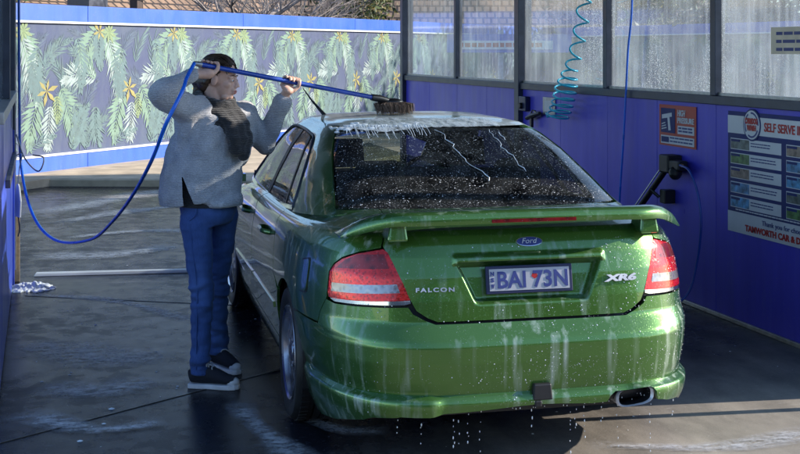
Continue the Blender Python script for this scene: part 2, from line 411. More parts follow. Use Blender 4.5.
# ------------------------------------------------------------------ left bay wall
XL = -.20
lw = thing('bay_wall', 'bright blue side wall end with steel edge post and hanging tag', 'wall', (XL, 10.35, 0))
def lwb(name, x0, x1, y0, y1, z0, z1, mat, bev=.003):
    m = MB(); m.box(x0, x1, y0-10.35, y1-10.35, z0, z1); return m.build(name, mat, lw, bevel=bev)
for a, b in ((6.6, 7.8), (7.803, 9.1), (9.103, 10.22)):
    lwb('wall_panel', -.05, 0, a, b, .03, 1.44, M['leftblue'])
lwb('sill_rail', -.06, .03, 6.6, 10.22, 1.443, 1.505, M['steel'])
lwb('window_pane', -.03, -.022, 6.66, 8.36, 1.51, 2.9, M['pane_b'], 0); lwb('window_pane', -.03, -.022, 8.44, 10.15, 1.51, 2.9, M['pane_b'], 0)
lwb('mullion', -.06, .02, 8.36, 8.44, 1.508, 2.95, M['frame']); lwb('header_beam', -.06, .02, 6.6, 10.22, 2.952, 3.1, M['frame'])
lwb('post', -.07, .015, 10.222, 10.30, 1.2, 3.17, M['frame']); lwb('post', -.07, .012, 10.222, 10.30, 0, 1.198, M['leftblue'])
lwb('edge_post', -.05, .022, 10.304, 10.36, .10, 3.17, M['steel'])
M['rustwood'] = pmat('pale_timber', (.42, .30, .18), .8, var=.3, vs=30)
lwb('timber_guard', .002, .05, 10.362, 10.40, .0, .62, M['rustwood'])
lwb('notice', .002, .006, 9.72, 9.83, 1.24, 1.40, M['white_print'], 0)
lwb('rail', .001, .03, 8.0, 10.2, .98, 1.03, M['frame'])
tg = thing('hanging_tag', 'white tag hanging from a wire hook on the blue side wall', 'tag', (XL+.03, 9.55, .85))
m = MB(); m.tube(bez([(0, 0, .20), (.05, .02, .22), (.03, 0, .12), (.02, 0, .0)]), .004, 6); m.build('wire_hook', M['steel'], tg, 40)
m = MB(); m.prism([(-.045, -.24), (.045, -.24), (.06, -.12), (.03, -.02), (.012, 0), (-.012, 0), (-.03, -.02), (-.06, -.12)], -.006, .006, ((.02, 0, 0), (.35, -.937, 0), (0, 0, 1))); m.build('plate', M['white'], tg, bevel=.002)
m = MB(); m.tube(bez([(.02, 0, -.22), (.03, .02, -.33), (.02, 0, -.38)]), .005, 6); m.build('cord', M['black'], tg)
tg2 = thing('wire_loop', 'thin steel wire loop by the edge of the blue side wall', 'wire', (XL+.03, 10.0, .9))
m = MB(); m.tube(bez([(0, 0, .28), (.06, .0, .1), (.16, -.05, .0), (.2, -.05, .1), (.12, 0, .12)]), .006, 6); m.build('loop', M['steel'], tg2, 40)

# white metal strip across the bay exit
m = MB(); m.box(-.04, 1.9, 10.44, 10.54, 0, .022, taper=.012)
so_ = m.build('floor_strip', M['white'], None, bevel=.004); so_.rotation_euler = (0, 0, radians(-7.5)); so_.location = (-1.37+.0, .21, 0)
tag(so_, 'white metal strip fixed across the wet floor', 'floor strip')

# ------------------------------------------------------------------ what stands behind the fence
def brickmat():
    t = NT('brick_far'); c = t.n('TexCoord').outputs['Object']
    mp = t.n('Mapping', Vector=c, Rotation=(pi/2, 0, 0))
    b = t.n('TexBrick', Vector=mp.outputs[0], Scale=1., Color1=(.36, .20, .10, 1), Color2=(.46, .29, .16, 1), Mortar=(.42, .36, .28, 1))
    b.inputs['Brick Width'].default_value = .24; b.inputs['Row Height'].default_value = .086; b.inputs['Mortar Size'].default_value = .012
    t.set(Base_Color=b.outputs[0], Roughness=.85); t.bump(b.outputs[1], -.4, .01); return t.m
M['brick'] = brickmat()
def tilemat():
    t = NT('roof_tile'); c = t.coord((3.2, 3.2, 3.2)); b = t.n('TexBrick', Vector=c, Scale=1., Color1=(.34, .22, .14, 1), Color2=(.26, .17, .11, 1), Mortar=(.05, .035, .025, 1))
    b.inputs['Brick Width'].default_value = .9; b.inputs['Row Height'].default_value = .9; b.inputs['Mortar Size'].default_value = .13
    t.set(Base_Color=b.outputs[0], Roughness=.8); t.bump(b.outputs[1], -.6, .03); return t.m
M['tile'] = tilemat()
M['bark'] = pmat('bark', (.16, .12, .10), .9, var=.4, vs=14, bump=.5, bs=30)
M['barkpale'] = pmat('bark_pale', (.36, .31, .28), .9, var=.3, vs=14)
M['timber_dark'] = pmat('timber_dark', (.07, .05, .045), .8, var=.3)
def house(name, label, o, rz, w_, d_, h, wall, roof, wins, ridge=1.8, eave=.5):
    t = thing(name, label, 'house', o, rz)
    m = MB(); m.box(-w_/2, w_/2, 0, d_, 0, h); m.build('wall', wall, t)
    m = MB()
    a = [(-w_/2-eave, -eave, h-.12), (w_/2+eave, -eave, h-.12), (w_/2+eave, d_+eave, h-.12), (-w_/2-eave, d_+eave, h-.12)]
    r = [(-w_/2+1.5, d_/2, h+ridge), (w_/2-1.5, d_/2, h+ridge)]
    m.add(a+r+[(p[0], p[1], p[2]-.06) for p in a], [(0, 1, 5, 4), (1, 2, 5), (2, 3, 4, 5), (3, 0, 4), (9, 8, 7, 6), (0, 6, 7, 1), (1, 7, 8, 2), (2, 8, 9, 3), (3, 9, 6, 0)]); rr = m.build('roof', roof, t)
    m = MB(); m.box(-w_/2-eave-.06, w_/2+eave+.06, -eave-.08, -eave-.003, h-.24, h-.06); m.build('gutter', M['timber_dark'], rr)
    for x0, x1, z0, z1 in wins:
        m = MB(); m.box(x0, x1, -.06, .02, z0, z1); wf = m.build('window', M['white'], t)
        m = MB(); m.box(x0+.07, x1-.07, -.075, -.062, z0+.07, z1-.07); m.build('pane', M['navy'], wf)
    return t
house('brick_house', 'tan brick house behind the left stretch of the banner fence', fp(4.2, 0, -7.5), math.atan2(FD.y, FD.x), 9.5, 7, 4.2, M['brick'], M['tile'], ((-2.2, -.9, 1.2, 2.4), (1.6, 3.0, 1.2, 2.4)))
house('tiled_house', 'house with a low brown tiled roof behind the bare tree', fp(13.5, 0, -9), math.atan2(FD.y, FD.x)-.15, 12, 9, 2.55, M['brick'], M['tile'], ((-3, -1.5, 1, 2.1),), 3.2, .8)
house('white_garage', 'small white garage behind the fence and bare tree', fp(8.1, 0, -7), math.atan2(FD.y, FD.x), 3.4, 4, 2.9, M['white'], M['tile'], (), 1.0, .25)
house('shade_tower', 'tall narrow brick tower added out of view to shade the fence', (16.5, 14.6, 0), pi/2*0, 4.4, 1.1, 10.2, M['brick'], M['tile'], ((-1.5, -.3, 1.2, 2.5),), 1.0, .2)  # added out of view to shade the fence's left end and far ground
# porch posts and dark beam along the brick house front
for s, wd, h, mt in ((2.05, .30, 3.6, 'rustwood'), (2.75, .12, 3.6, 'timber_dark'), (4.55, .55, 3.8, 'frame'), (5.95, .22, 3.8, 'timber_dark')):
    p = fp(s, 0, -3.0); m = MB(); m.box(-wd/2, wd/2, -wd/2, wd/2, 0, .1); m.box(-wd/2+.02, wd/2-.02, -wd/2+.02, wd/2-.02, .1, h); m.box(-wd/2-.03, wd/2+.03, -wd/2-.03, wd/2+.03, h, h+.12)
    o = m.build('porch_post', M[mt]); o.location = p; o.rotation_euler = (0, 0, math.atan2(FD.y, FD.x))
    tag(o, {'rustwood': 'broad pale timber porch post in front of brick house', 'frame': 'wide grey porch post in front of brick house'}.get(mt, 'slim dark porch post beside the broad pale one' if s < 4 else 'slim dark porch post beside the white garage'), 'post')
def branch(m, p, d, L, r, lev, spread=.6):
    p = Vector(p); d = Vector(d).normalized(); pts = [p]; rs = [r]; n = 5
    for i in range(n):
        d = (d+Vector((rnd.uniform(-1, 1), rnd.uniform(-1, 1), rnd.uniform(-.6, .8)))*.16).normalized()
        p = p+d*L/n; pts.append(p); rs.append(r*(1-.5*(i+1)/n))
        if lev > 0 and i >= 1:
            for q in range(2 if i > 2 else 1):
                sd_ = Vector((rnd.uniform(-1, 1), rnd.uniform(-1, 1), rnd.uniform(-.4, .9)))
                branch(m, p, d+sd_*spread*1.4, L*rnd.uniform(.5, .75), rs[-1]*.62, lev-1, spread)
    m.tube(pts, rs, 5 if lev < 2 else 8)
def leaf_crown(name, c, rad, n, mats, parent, size=.09):
    m = MB(); c = Vector(c)
    cl = [Vector((nrs.normal(0, .5), nrs.normal(0, .5), nrs.uniform(-1, 1))) for _ in range(26)]
    for i in range(n):
        q = cl[nrs.randint(len(cl))]+Vector(nrs.normal(0, .22, 3).tolist())
        p = c+Vector((q.x*rad[0], q.y*rad[1], q.z*rad[2])); m.cur = nrs.randint(len(mats))
        a = Vector(nrs.normal(0, 1, 3).tolist()).normalized(); b = a.orthogonal().normalized(); s_ = size*nrs.uniform(.6, 1.4)
        m.add([p-a*s_, p+b*s_*.45, p+a*s_, p-b*s_*.45], [(0, 1, 2, 3)])
    return m.build(name, mats, parent, recalc=False)
M['leafdark'] = pmat('leaf_dark', (.035, .055, .015), .6, var=.4); M['leafolive'] = pmat('leaf_olive', (.16, .13, .025), .6, var=.4); M['leafgreen'] = pmat('leaf_green', (.06, .09, .02), .6, var=.4)
def tree(name, label, p, trunk_h, tr, crown, n, mats, bare=False, size=.09):
    t = thing(name, label, 'tree', p)
    m = MB(); m.tube([(0, 0, 0), (.05, .02, trunk_h*.5), (0, .06, trunk_h)], [tr*1.15, tr, tr*.8], 10)
    if not bare:
        for k in range(6): branch(m, (0, .05, trunk_h*.9), (cos(k*1.05), sin(k*1.05), .8), crown[3]*1.3, tr*.4, 1)
    m.build('trunk', M['bark'], t, 60)
    if bare:
        m = MB()
        for k in range(9): branch(m, (0, .06, trunk_h-.4+.05*k), (cos(k*2.4)*1.1, sin(k*2.4)*1.1, .45), 1.5, tr*.42, 3)
        m.build('crown', M['barkpale'], t, 60)
    else: leaf_crown('crown', crown[:3], crown[3:], n, mats, t, size)
    return t
tree('bare_tree', 'leafless tree with tangled pale branches behind the fence', fp(7.6, 0, -1.6), 2.3, .11, None, 0, None, True)
tree('bare_tree', 'thin leafless tree in front of the tiled roof', fp(9.6, 0, -1.9), 2.2, .07, None, 0, None, True)
tree('conifer', 'dense olive green tree at the far end of the banner fence', fp(11.4, 0, -1.4), 1.4, .13, (0, 0, 2.8, 1.0, 1.0, 1.7), 9000, [M['leafdark'], M['leafolive'], M['leafgreen']], size=.07)
tree('shrub_tree', 'dark leafy shrub behind the left end of the banner fence', fp(-.2, 0, -1.5), 1.4, .09, (0, 0, 2.4, .9, .8, 1.0), 5000, [M['leafdark'], M['leafgreen'], M['leafolive']], size=.06)
for lab, p_, hh in (('tall leafy tree behind the corner of the banner fence beyond the bay windows', (16.6, 33.5, 0), 3.4), ('broad leafy tree behind the banner fence beyond the middle bay windows', (18.2, 28.5, 0), 3.8), ('dark leafy tree behind the banner fence beyond the milky window', (19.5, 24.0, 0), 3.9)):
    tree('leafy_tree', lab, p_, 2.2, .18, (0, 0, hh, 2.1, 2.1, 2.0), 9000, [M['leafdark'], M['leafolive'], M['leafgreen']], size=.12)
house('tiled_house', 'house with a high brown tiled roof behind the trees and second banner fence', (15.5, 43, 0), -.3, 20, 10, 2.7, M['brick'], M['tile'], ((-3, -1.5, 1, 2.1),), 4.5, .8)
# added unseen behind the camera: a dark shed to darken the wet paint's reflections
house('reflection_shed', 'long low dark shed added behind the camera to darken reflections', (2, -13, 0), pi, 34, 5, 4.2, M['frame'], M['tile'], ((-9, -5, .4, 2.4), (4, 8, .4, 2.4)), 1.4, .4)
# ------------------------------------------------------------------ car: curved shells, panels cut from them
class Shell:
    def __init__(s,tab,yc,p,q,qf,kz,nom):
        s.t=np.array(tab,float);s.yc=yc;s.p=p;s.q=q;s.qf=qf;s.kz=kz
        a=np.concatenate([np.geomspace(1e-9,.02,4000),np.linspace(.02,pi/2-.02,8000),pi/2-np.geomspace(.02,1e-9,4000)])
        a=np.unique(np.concatenate([[0],a,[pi/2],pi-a,[pi]]))
        x,y,z=s.ring(a,np.full(a.shape,nom))
        L=np.concatenate([[0],np.cumsum(np.hypot(np.diff(x),np.diff(y)))])
        s.a=a;s.L=L;s.half=L[-1]
    def ring(s,a,v):
        T=s.t;g=lambda i:np.interp(v,T[:,0],T[:,i])
        sn=np.abs(np.sin(a))**(2/s.p);c=np.cos(a)
        tr=np.abs(c)**(2/s.q);tf=np.abs(c)**(2/s.qf)
        r=c>0
        x=g(1)*sn
        y=np.where(r,s.yc-(s.yc-g(3))*tr,s.yc+(g(5)-s.yc)*tf)
        z=np.where(r,g(2)+(g(4)-g(2))*tr**s.kz,g(2)+(g(6)-g(2))*tf**s.kz)
        return x,y,z
    def __call__(s,u,v):
        u=np.asarray(u,float);v=np.asarray(v,float)
        a=np.interp(np.abs(u),s.L,s.a);x,y,z=s.ring(a,v)
        return np.stack([np.sign(u)*x,y,z],-1)
    def ux(s,x,v):   # rear half: u for given x
        uu=np.linspace(0,1.6,3000);P=s(uu,np.full(uu.shape,v))
        return np.sign(x)*np.interp(abs(x),P[:,0],uu)
    def uy(s,y,v,sg=1):
        uu=np.linspace(0,s.half,4000);P=s(uu,np.full(uu.shape,v))
        return sg*np.interp(y,P[:,1],uu)
#      v    W    zs    yr    zr    yf    zf
A=[(.16,.840,.16, .120,.16, 4.80,.20),
   (.22,.862,.22, .050,.22, 4.84,.22),
   (.27,.874,.27, .010,.27, 4.86,.25),
   (.30,.880,.30,-.008,.30, 4.87,.27),
   (.335,.886,.335,-.014,.335,4.875,.30),
   (.358,.886,.358,-.004,.358,4.87,.32),
   (.366,.884,.366,.018,.366,4.87,.33),
   (.375,.890,.375,.016,.375,4.87,.34),
   (.42,.902,.42, .008,.42, 4.88,.37),
   (.50,.915,.50, .000,.50, 4.89,.43),
   (.57,.922,.57, .000,.57, 4.89,.49),
   (.584,.922,.584,.006,.584,4.89,.50),
   (.590,.923,.590,.006,.590,4.89,.505),
   (.60,.925,.60, .014,.60, 4.89,.51),
   (.655,.926,.655,.060,.655,4.885,.55),
   (.665,.926,.665,.064,.665,4.885,.56),
   (.75,.922,.75, .074,.75, 4.87,.61),
   (.85,.908,.85, .092,.85, 4.83,.66),
   (.93,.888,.92, .118,.93, 4.78,.70),
   (.98,.866,.945,.142,.98, 4.72,.73),
   (1.02,.846,.956,.165,1.015,4.65,.755),
   (1.05,.822,.963,.190,1.035,4.57,.78),
   (1.10,.785,.97,.250,1.05, 4.45,.80),
   (1.30,.72,1.02,.55,1.072, 4.1,.90),
   (1.60,.66,1.03,1.0,1.08, 3.6,1.0)]
G=[(0,.835,.93,.62,1.055, 3.95,.95),
   (.08,.82,.975,.76,1.09, 3.84,1.0),
   (.30,.765,1.10,.985,1.185,3.58,1.13),
   (.55,.69,1.25,1.265,1.295,3.27,1.28),
   (.72,.63,1.34,1.46,1.358,3.07,1.36),
   (.80,.59,1.378,1.555,1.385,2.97,1.388),
   (.86,.55,1.402,1.66,1.407,2.86,1.408),
   (.92,.46,1.424,1.82,1.426,2.70,1.427),
   (.97,.25,1.439,2.1,1.44,2.5,1.44),
   (1.0,.0,1.444,2.3,1.444,2.3,1.444)]
SA=Shell(A,2.45,4.6,6.6,5,2.,.6); SG=Shell(G,2.3,6,5.5,5,1.5,.3)
SA.lip = True
def inpoly(x, y, P):
    r = np.zeros(x.shape, bool); n = len(P)
    for i in range(n):
        (x1, y1), (x2, y2) = P[i], P[(i+1) % n]
        c = ((y1 > y) != (y2 > y)); 
        with np.errstate(divide='ignore', invalid='ignore'): r ^= c & (x < (x2-x1)*(y-y1)/(y2-y1)+x1)
    return r
def resample(P, du, dv):
    out = []
    for i in range(len(P)):
        a, b = P[i], P[(i+1) % len(P)]; n = max(1, int(math.ceil(max(abs(b[0]-a[0])/du, abs(b[1]-a[1])/dv))))
        out += [(a[0]+(b[0]-a[0])*k/n, a[1]+(b[1]-a[1])*k/n) for k in range(n)]
    return out
def roundpoly(P, r, n=4):
    out = []; m = len(P)
    for i in range(m):
        p = Vector(P[i]); a = Vector(P[i-1])-p; b = Vector(P[(i+1) % m])-p
        ra = min(r, a.length*.45); rb = min(r, b.length*.45); A = p+a.normalized()*ra; B = p+b.normalized()*rb
        for k in range(n+1):
            t = k/n; q = A*(1-t)**2+p*2*t*(1-t)+B*t*t; out.append((q.x, q.y))
    return out
def skirt(P, u, v):
    """bumper ends stand proud of the middle, below the ledge"""
    x = np.abs(P[:, 0]); s = np.clip((x-.40)/.07, 0, 1); s = s*s*(3-2*s); k = np.clip((.375-v)/.03, 0, 1); r = np.clip((.9-P[:, 1])/.3, 0, 1)
    return s*k*.026*r
def patch(name, S, out, mat, parent, du=.025, dv=.025, flange=.014, disp=None, off=0., holes=(), smooth=38):
    out = [tuple(map(float, p)) for p in out]
    area = sum(out[i][0]*out[(i+1) % len(out)][1]-out[(i+1) % len(out)][0]*out[i][1] for i in range(len(out)))
    if area < 0: out = out[::-1]
    B = resample(out, du, dv); b = np.array(B)
    gu, gv = np.meshgrid(np.arange(b[:, 0].min(), b[:, 0].max(), du), np.arange(b[:, 1].min(), b[:, 1].max(), dv)); gu = gu.ravel(); gv = gv.ravel()
    k = inpoly(gu, gv, B); gu, gv = gu[k], gv[k]
    if len(gu):
        keep = np.ones(len(gu), bool)
        for i in range(0, len(gu), 4000):
            d = ((gu[i:i+4000, None]-b[:, 0])/du)**2+((gv[i:i+4000, None]-b[:, 1])/dv)**2; keep[i:i+4000] = d.min(1) > .22
        gu, gv = gu[keep], gv[keep]
    vs = [Vector((x/du, y/dv)) for x, y in B]+[Vector((x/du, y/dv)) for x, y in zip(gu, gv)]; nb = len(B)
    ed = [(i, (i+1) % nb) for i in range(nb)]
    r = delaunay_2d_cdt(vs, ed, [list(range(nb))], 1, 1e-5)
    V = np.array([(p.x*du, p.y*dv) for p in r[0]]); F_ = r[2]
    u, v = V[:, 0], V[:, 1]; P = S(u, v); e = 2e-3
    T1 = S(u+e, v)-S(u-e, v); T2 = S(u, v+e)-S(u, v-e); N_ = np.cross(T1, T2); N_ /= np.linalg.norm(N_, axis=1)[:, None]+1e-12
    o_ = np.full(len(u), off)
    if disp: o_ = o_+disp(P, u, v)
    P = P+N_*o_[:, None]
    # border loop of the result
    cnt = {}
    for f in F_:
        for i in range(3):
            a, c = f[i], f[(i+1) % 3]; cnt[(a, c)] = cnt.get((a, c), 0)+1
    bd = [(a, c) for (a, c) in cnt if (c, a) not in cnt]
    idx = {}; P = P.tolist(); fs = [tuple(f) for f in F_]
    for a, c in bd:
        for q in (a, c):
            if q not in idx: idx[q] = len(P); P.append((np.array(P[q])-N_[q]*flange).tolist())
        fs.append((c, a, idx[a], idx[c]))
    me = bpy.data.meshes.new(name); me.from_pydata(P, [], fs); me.materials.append(mat)
    return link(name, me, parent, smooth)

def paint_mat(name, soap):
    t = NT(name); o = t.coord()
    runs = t.noise(t.coord((1, 1, .035)), 26, 3, .5); patchy = t.noise(t.coord((1, 1, .5)), 2.6, 3); drops = t.noise(o, 130, 2, .5)
    f = t.math('MULTIPLY', t.ramp(runs, (.53, 0.), (.72, 1.)), t.ramp(patchy, (.38, 0.), (.60, 1.)))
    dm = t.math('MULTIPLY', t.ramp(drops, (.67, 0.), (.71, .5)), t.ramp(patchy, (.38, .25), (.62, 1.)))
    f = t.math('MULTIPLY', f, soap)
    lw = t.n('LayerWeight', Blend=.35)
    base = t.mix(lw.outputs['Facing'], (.082, .198, .028), (.015, .092, .047))
    base = t.mix(f, base, (.55, .62, .60))
    base = t.mix(t.math('MULTIPLY', dm, min(1., soap*1.4)), base, (.70, .74, .74))
    t.set(Base_Color=base, Metallic=t.math('SUBTRACT', .62, t.math('MULTIPLY', f, .62)), Roughness=t.math('ADD', .30, t.math('MULTIPLY', f, .3)), Coat_Weight=1., Coat_Roughness=.035)
    h = t.math('ADD', t.ramp(drops, (.60, 0.), (.70, 1.)), t.math('MULTIPLY', f, .4)); t.bump(h, .22, .002)
    nb = t.n('Bump', Strength=.09, Distance=.002, Height=t.math('ADD', t.ramp(drops, (.6, 0.), (.7, 1.)), t.math('MULTIPLY', runs, .5))); t.t.links.new(nb.outputs[0], t.b.inputs['Coat Normal'])
    return t.m
M['paint'] = paint_mat('green_paint', .62)
def roof_mat():
    t = NT('soapy_roof_paint'); o = t.coord((.35, 1.6, 1))
    s1 = t.noise(o, 3.2, 5, .6); s2 = t.noise(t.coord(), 60, 3)
    f = t.ramp(s1, (.30, .0), (.44, .97)); f = t.math('MULTIPLY', f, t.ramp(s2, (.3, .7), (.6, 1.)))
    base = t.mix(f, (.07, .20, .05), (.72, .75, .76))
    t.set(Base_Color=base, Metallic=t.math('SUBTRACT', .55, t.math('MULTIPLY', f, .55)), Roughness=t.math('ADD', .28, t.math('MULTIPLY', f, .25)), Coat_Weight=.8, Coat_Roughness=.06)
    t.bump(t.math('ADD', s1, t.math('MULTIPLY', s2, .2)), .5, .012); return t.m
M['roofpaint'] = roof_mat()
def glass_mat(name, tint, drops, dens=(.62, .68)):
    t = NT(name); o = t.coord(); d1 = t.noise(o, 120, 2, .5); film = t.noise(t.coord((1, 1, .25)), 7, 4)
    tr = t.n('BsdfTransparent', Color=(*tint, 1)); gl = t.n('BsdfGlossy', Color=(1, 1, 1, 1), Roughness=.02)
    bp = t.n('Bump', Strength=.25, Distance=.002, Height=t.math('ADD', t.ramp(d1, (.55, 0.), (.7, 1.)), t.math('MULTIPLY', film, .6))); t.t.links.new(bp.outputs[0], gl.inputs['Normal'])
    df = t.n('BsdfDiffuse', Color=(.7, .74, .76, 1))
    lw = t.n('LayerWeight', Blend=.5)
    fr = t.math('ADD', t.math('MULTIPLY', t.math('POWER', lw.outputs['Facing'], 4.), .75), .05)
    a = t.n('MixShader', _0=fr, _1=tr.outputs[0], _2=gl.outputs[0])
    f = t.math('MULTIPLY', t.ramp(film, (.35, .0), (.75, .13)), drops); f = t.math('ADD', f, t.math('MULTIPLY', t.ramp(d1, (dens[0], 0.), (dens[1], .85)), drops))
    b = t.n('MixShader', _0=f, _1=a.outputs[0], _2=df.outputs[0]); t.t.links.new(b.outputs[0], t.o.inputs[0]); return t.m
M['rearglass'] = glass_mat('rear_glass', (.30, .36, .34), .32)
M['sideglass'] = glass_mat('side_glass', (.28, .34, .33), .35)
def lens_mat(name, col, rough=.2, cell=70., dark=.35):
    t = NT(name); v = t.n('TexVoronoi', Vector=t.coord((1, 1, 1)), Scale=cell); n1 = t.noise(t.coord(), 9, 2)
    c = t.mix(t.ramp(v.outputs['Distance'], (.1, 0.), (.55, 1.)), tuple(x*dark for x in col), col); c = t.mix(t.ramp(n1, (.4, 0.), (.65, .5)), c, tuple(x*.45 for x in col))
    dr = t.ramp(t.noise(t.coord(), 170, 2), (.68, 0.), (.72, .5)); c = t.mix(dr, c, (.75, .6, .6))
    t.set(Base_Color=c, Roughness=rough, Metallic=.55, Coat_Weight=.6, Coat_Roughness=.03); t.bump(v.outputs['Distance'], .3, .002); return t.m
M['lens_red'] = lens_mat('lens_red', (.80, .012, .010)); M['lens_dark'] = lens_mat('lens_dark_red', (.30, .012, .012), cell=25.)
M['lens_clear'] = lens_mat('lens_clear', (.30, .28, .31), .15, 40., .55)
M['soap'] = NT('soap_foam').set(Base_Color=(.86, .88, .90), Roughness=.45, Subsurface_Weight=.0).m
M['drop'] = NT('water_drop').set(Base_Color=(.80, .83, .86), Roughness=.08, Coat_Weight=1.).m

M['badge'] = pmat('bright_badge', (.62, .62, .66), .35, .35)
CARX, CARY, CARR = 2.03, 4.99, radians(2.6)
car = thing('sedan_car', 'wet green sedan with boot spoiler being washed', 'car', (CARX, CARY, 0), -CARR)
def sy(y, v, s=1): return (SA.uy(y, v, s), v)
AR_Y, AR_Z, AR_R = 1.13, .325, .360; AF_Y = 3.96
def arc(yc, a0, a1, r=AR_R, n=14): return [(yc+cos(radians(a0+(a1-a0)*k/n))*r, AR_Z+sin(radians(a0+(a1-a0)*k/n))*r) for k in range(n+1)]
def side(name, yz, s, mat=None, **kw):
    return patch(name, SA, [sy(y, v, s) for y, v in yz], mat or M['paint'], car, **kw)
# lamps (outline on the left side: u, v)
LAMP = [(-.985, .838), (-.955, .872), (-.90, .903), (-.80, .936), (-.676, .962), (-.650, .948), (-.624, .913), (-.573, .832), (-.538, .762), (-.535, .745), (-.56, .738), (-.715, .732), (-.925, .722), (-.972, .735), (-.985, .76)]
def clipv(P, lo, hi):
    for val, sg in ((lo, 1), (hi, -1)):
        Q = []
        for i in range(len(P)):
            a, b = P[i], P[(i+1) % len(P)]; ia = sg*(a[1]-val) >= 0; ib = sg*(b[1]-val) >= 0
            if ia: Q.append(a)
            if ia != ib: t = (val-a[1])/(b[1]-a[1]); Q.append((a[0]+(b[0]-a[0])*t, val))
        P = Q
    return P
for s in (-1, 1):
    P = [(-s*u, v) for u, v in LAMP]
    lamp = patch('tail_lamp', SA, P, M['lens_red'], car, .012, .010, .02, off=-.006)
    for nm, lo, hi, mt, o_ in (('dark_lens', .888, .948, 'lens_dark', .0025), ('red_lens', .786, .986, 'lens_red', .001), ('reverse_lens', .788, .824, 'lens_clear', .0025), ('red_strip', .760, .784, 'lens_red', .002), ('chrome_strip', .70, .757, 'chrome', .003)):
        Q = [(u, v-.059*(abs(u)-.535)) for u, v in clipv([(u, v+.059*(abs(u)-.535)) for u, v in P], lo, hi)]
        if nm in ('dark_lens', 'reverse_lens'):
            uc = -s*-.77; Q = [(uc+(u-uc)*(.82 if nm == 'dark_lens' else .86), v) for u, v in Q]
        q = patch(nm, SA, Q, M[mt], lamp, .012, .010, .008, off=o_)
    # quarter panel with shoulder, from lamp to rear door
    top = 1.36
    Lr = [(-u_, v) for u_, v in LAMP]                                     # as positive u
    outer = [(u_, v) for u_, v in Lr]
    Q = [(.995, .73)]+[(.995, .838), (.962, .878), (.905, .911), (.80, .945), (.690, .968), (.690, 1.0), (.70, 1.05), (.71, 1.10), (.72, top), (SA.uy(1.66, 1.07), top), (SA.uy(1.66, 1.07), 1.07)]
    Q = [(s*u_, v) for u_, v in Q]
    Q += [sy(1.635, 1.065, s), sy(1.62, .99, s), sy(1.60, .90, s), sy(1.55, .80, s), sy(1.50, .66, s)]
    Q += [sy(y, v, s) for y, v in arc(AR_Y, 52, 132)]
    Q += [sy(.795, .60, s), sy(.47, .612, s)]
    patch('quarter_panel', SA, Q, M['paint'], car, .02, .016)
    # doors, front wing, skirts
    side('rear_door', arc(AR_Y, 47, 2)+[(1.50, .30), (2.49, .30), (2.50, .60), (2.46, 1.07), (1.645, 1.07), (1.628, .99), (1.608, .90), (1.558, .80), (1.508, .66)], s)
    side('front_door', [(2.502, .30), (3.50, .30), (3.56, .55), (3.52, .80), (3.45, .99), (3.43, 1.07), (2.472, 1.07), (2.482, .99), (2.512, .60)], s)
    side('front_wing', [(3.512, .30), (3.60, .30)]+arc(AF_Y, 180, 30)+[(4.32, .55), (4.45, .70), (4.50, .85), (4.3, 1.0), (3.9, 1.04), (3.465, .99), (3.532, .80), (3.572, .55)], s)
    side('side_skirt', [(1.50, .17), (3.59, .17), (3.59, .292), (1.50, .292)], s)
    side('side_moulding', [(1.56, .462), (2.485, .462), (2.485, .492), (1.56, .492)], s, off=.008, flange=.01)
    side('side_moulding', [(2.515, .462), (3.50, .462), (3.50, .492), (2.515, .492)], s, off=.008, flange=.01)
    for yy in (1.78, 2.72):
        p0 = SA(np.array([SA.uy(yy, .83, s)]), np.array([.83]))[0]
        m = MB(); m.tube(bez([(p0[0]-s*.005, yy-.02, .825), (p0[0]+s*.035, yy+.02, .832), (p0[0]+s*.037, yy+.10, .834), (p0[0]+s*.033, yy+.18, .832), (p0[0]-s*.005, yy+.22, .825)], 5), [(.014, .010)]*21, 8)
        m.build('door_handle', M['paint'], car, 50)
    if s < 0:
        side('fuel_flap', roundpoly([(.635, .715), (.76, .700), (.77, .835), (.645, .862)], .03), s, off=.005, flange=.008)
        side('flap_gap', roundpoly([(.628, .708), (.767, .692), (.777, .842), (.638, .870)], .03), s, M['black'], off=.0015, flange=.003)
    # wheel well
    for yc in (AR_Y, AF_Y):
        m = MB(); n = 24
        for i in range(n+1):
            a = pi*1.15*i/n-.075*pi; m.v += [(s*.50, yc+cos(a)*.375, AR_Z+sin(a)*.375), (s*.885, yc+cos(a)*.375, AR_Z+sin(a)*.375)]
        m.f = [(2*i, 2*i+1, 2*i+3, 2*i+2) for i in range(n)]; m.mi = [0]*n
        m.build('wheel_well', M['black'], car, 60)
# rear bumper
def bump_outline():
    half = [sy(.785, .17), sy(.60, .175), sy(.42, .205), (.80, .262), (.74, .285), (.62, .300)]
    ex = [(.575, .303), (.560, .335), (.535, .350), (.365, .350), (.340, .335), (.325, .308)]
    mid = [(.25, .306), (.10, .315), (0, .318), (-.10, .315), (-.25, .306), (-.40, .300), (-.62, .300)]
    lo = half+ex+mid+[(-u, v) for u, v in half[::-1]][1:]
    hi_r = [sy(.785+.0, .28), *[sy(y, v) for y, v in arc(AR_Y, 188, 135, n=8)], sy(.79, .592), sy(.465, .604), (1.0, .72)]
    hi_r += [(.93, .712), (.715, .722), (.545, .728), (.525, .70), (.47, .672), (.43, .657)]
    return lo[::-1]+hi_r+[(-u, v) for u, v in hi_r[::-1]]
patch('rear_bumper', SA, bump_outline(), M['paint'], car, .016, .008, disp=skirt)
patch('inner_valance', SA, [sy(.75, .20), (.62, .262), (0, .28), (-.62, .262), sy(.75, .20, -1), sy(.75, .40, -1), (0, .40), sy(.75, .40)], M['black'], car, off=-.05, flange=.0)
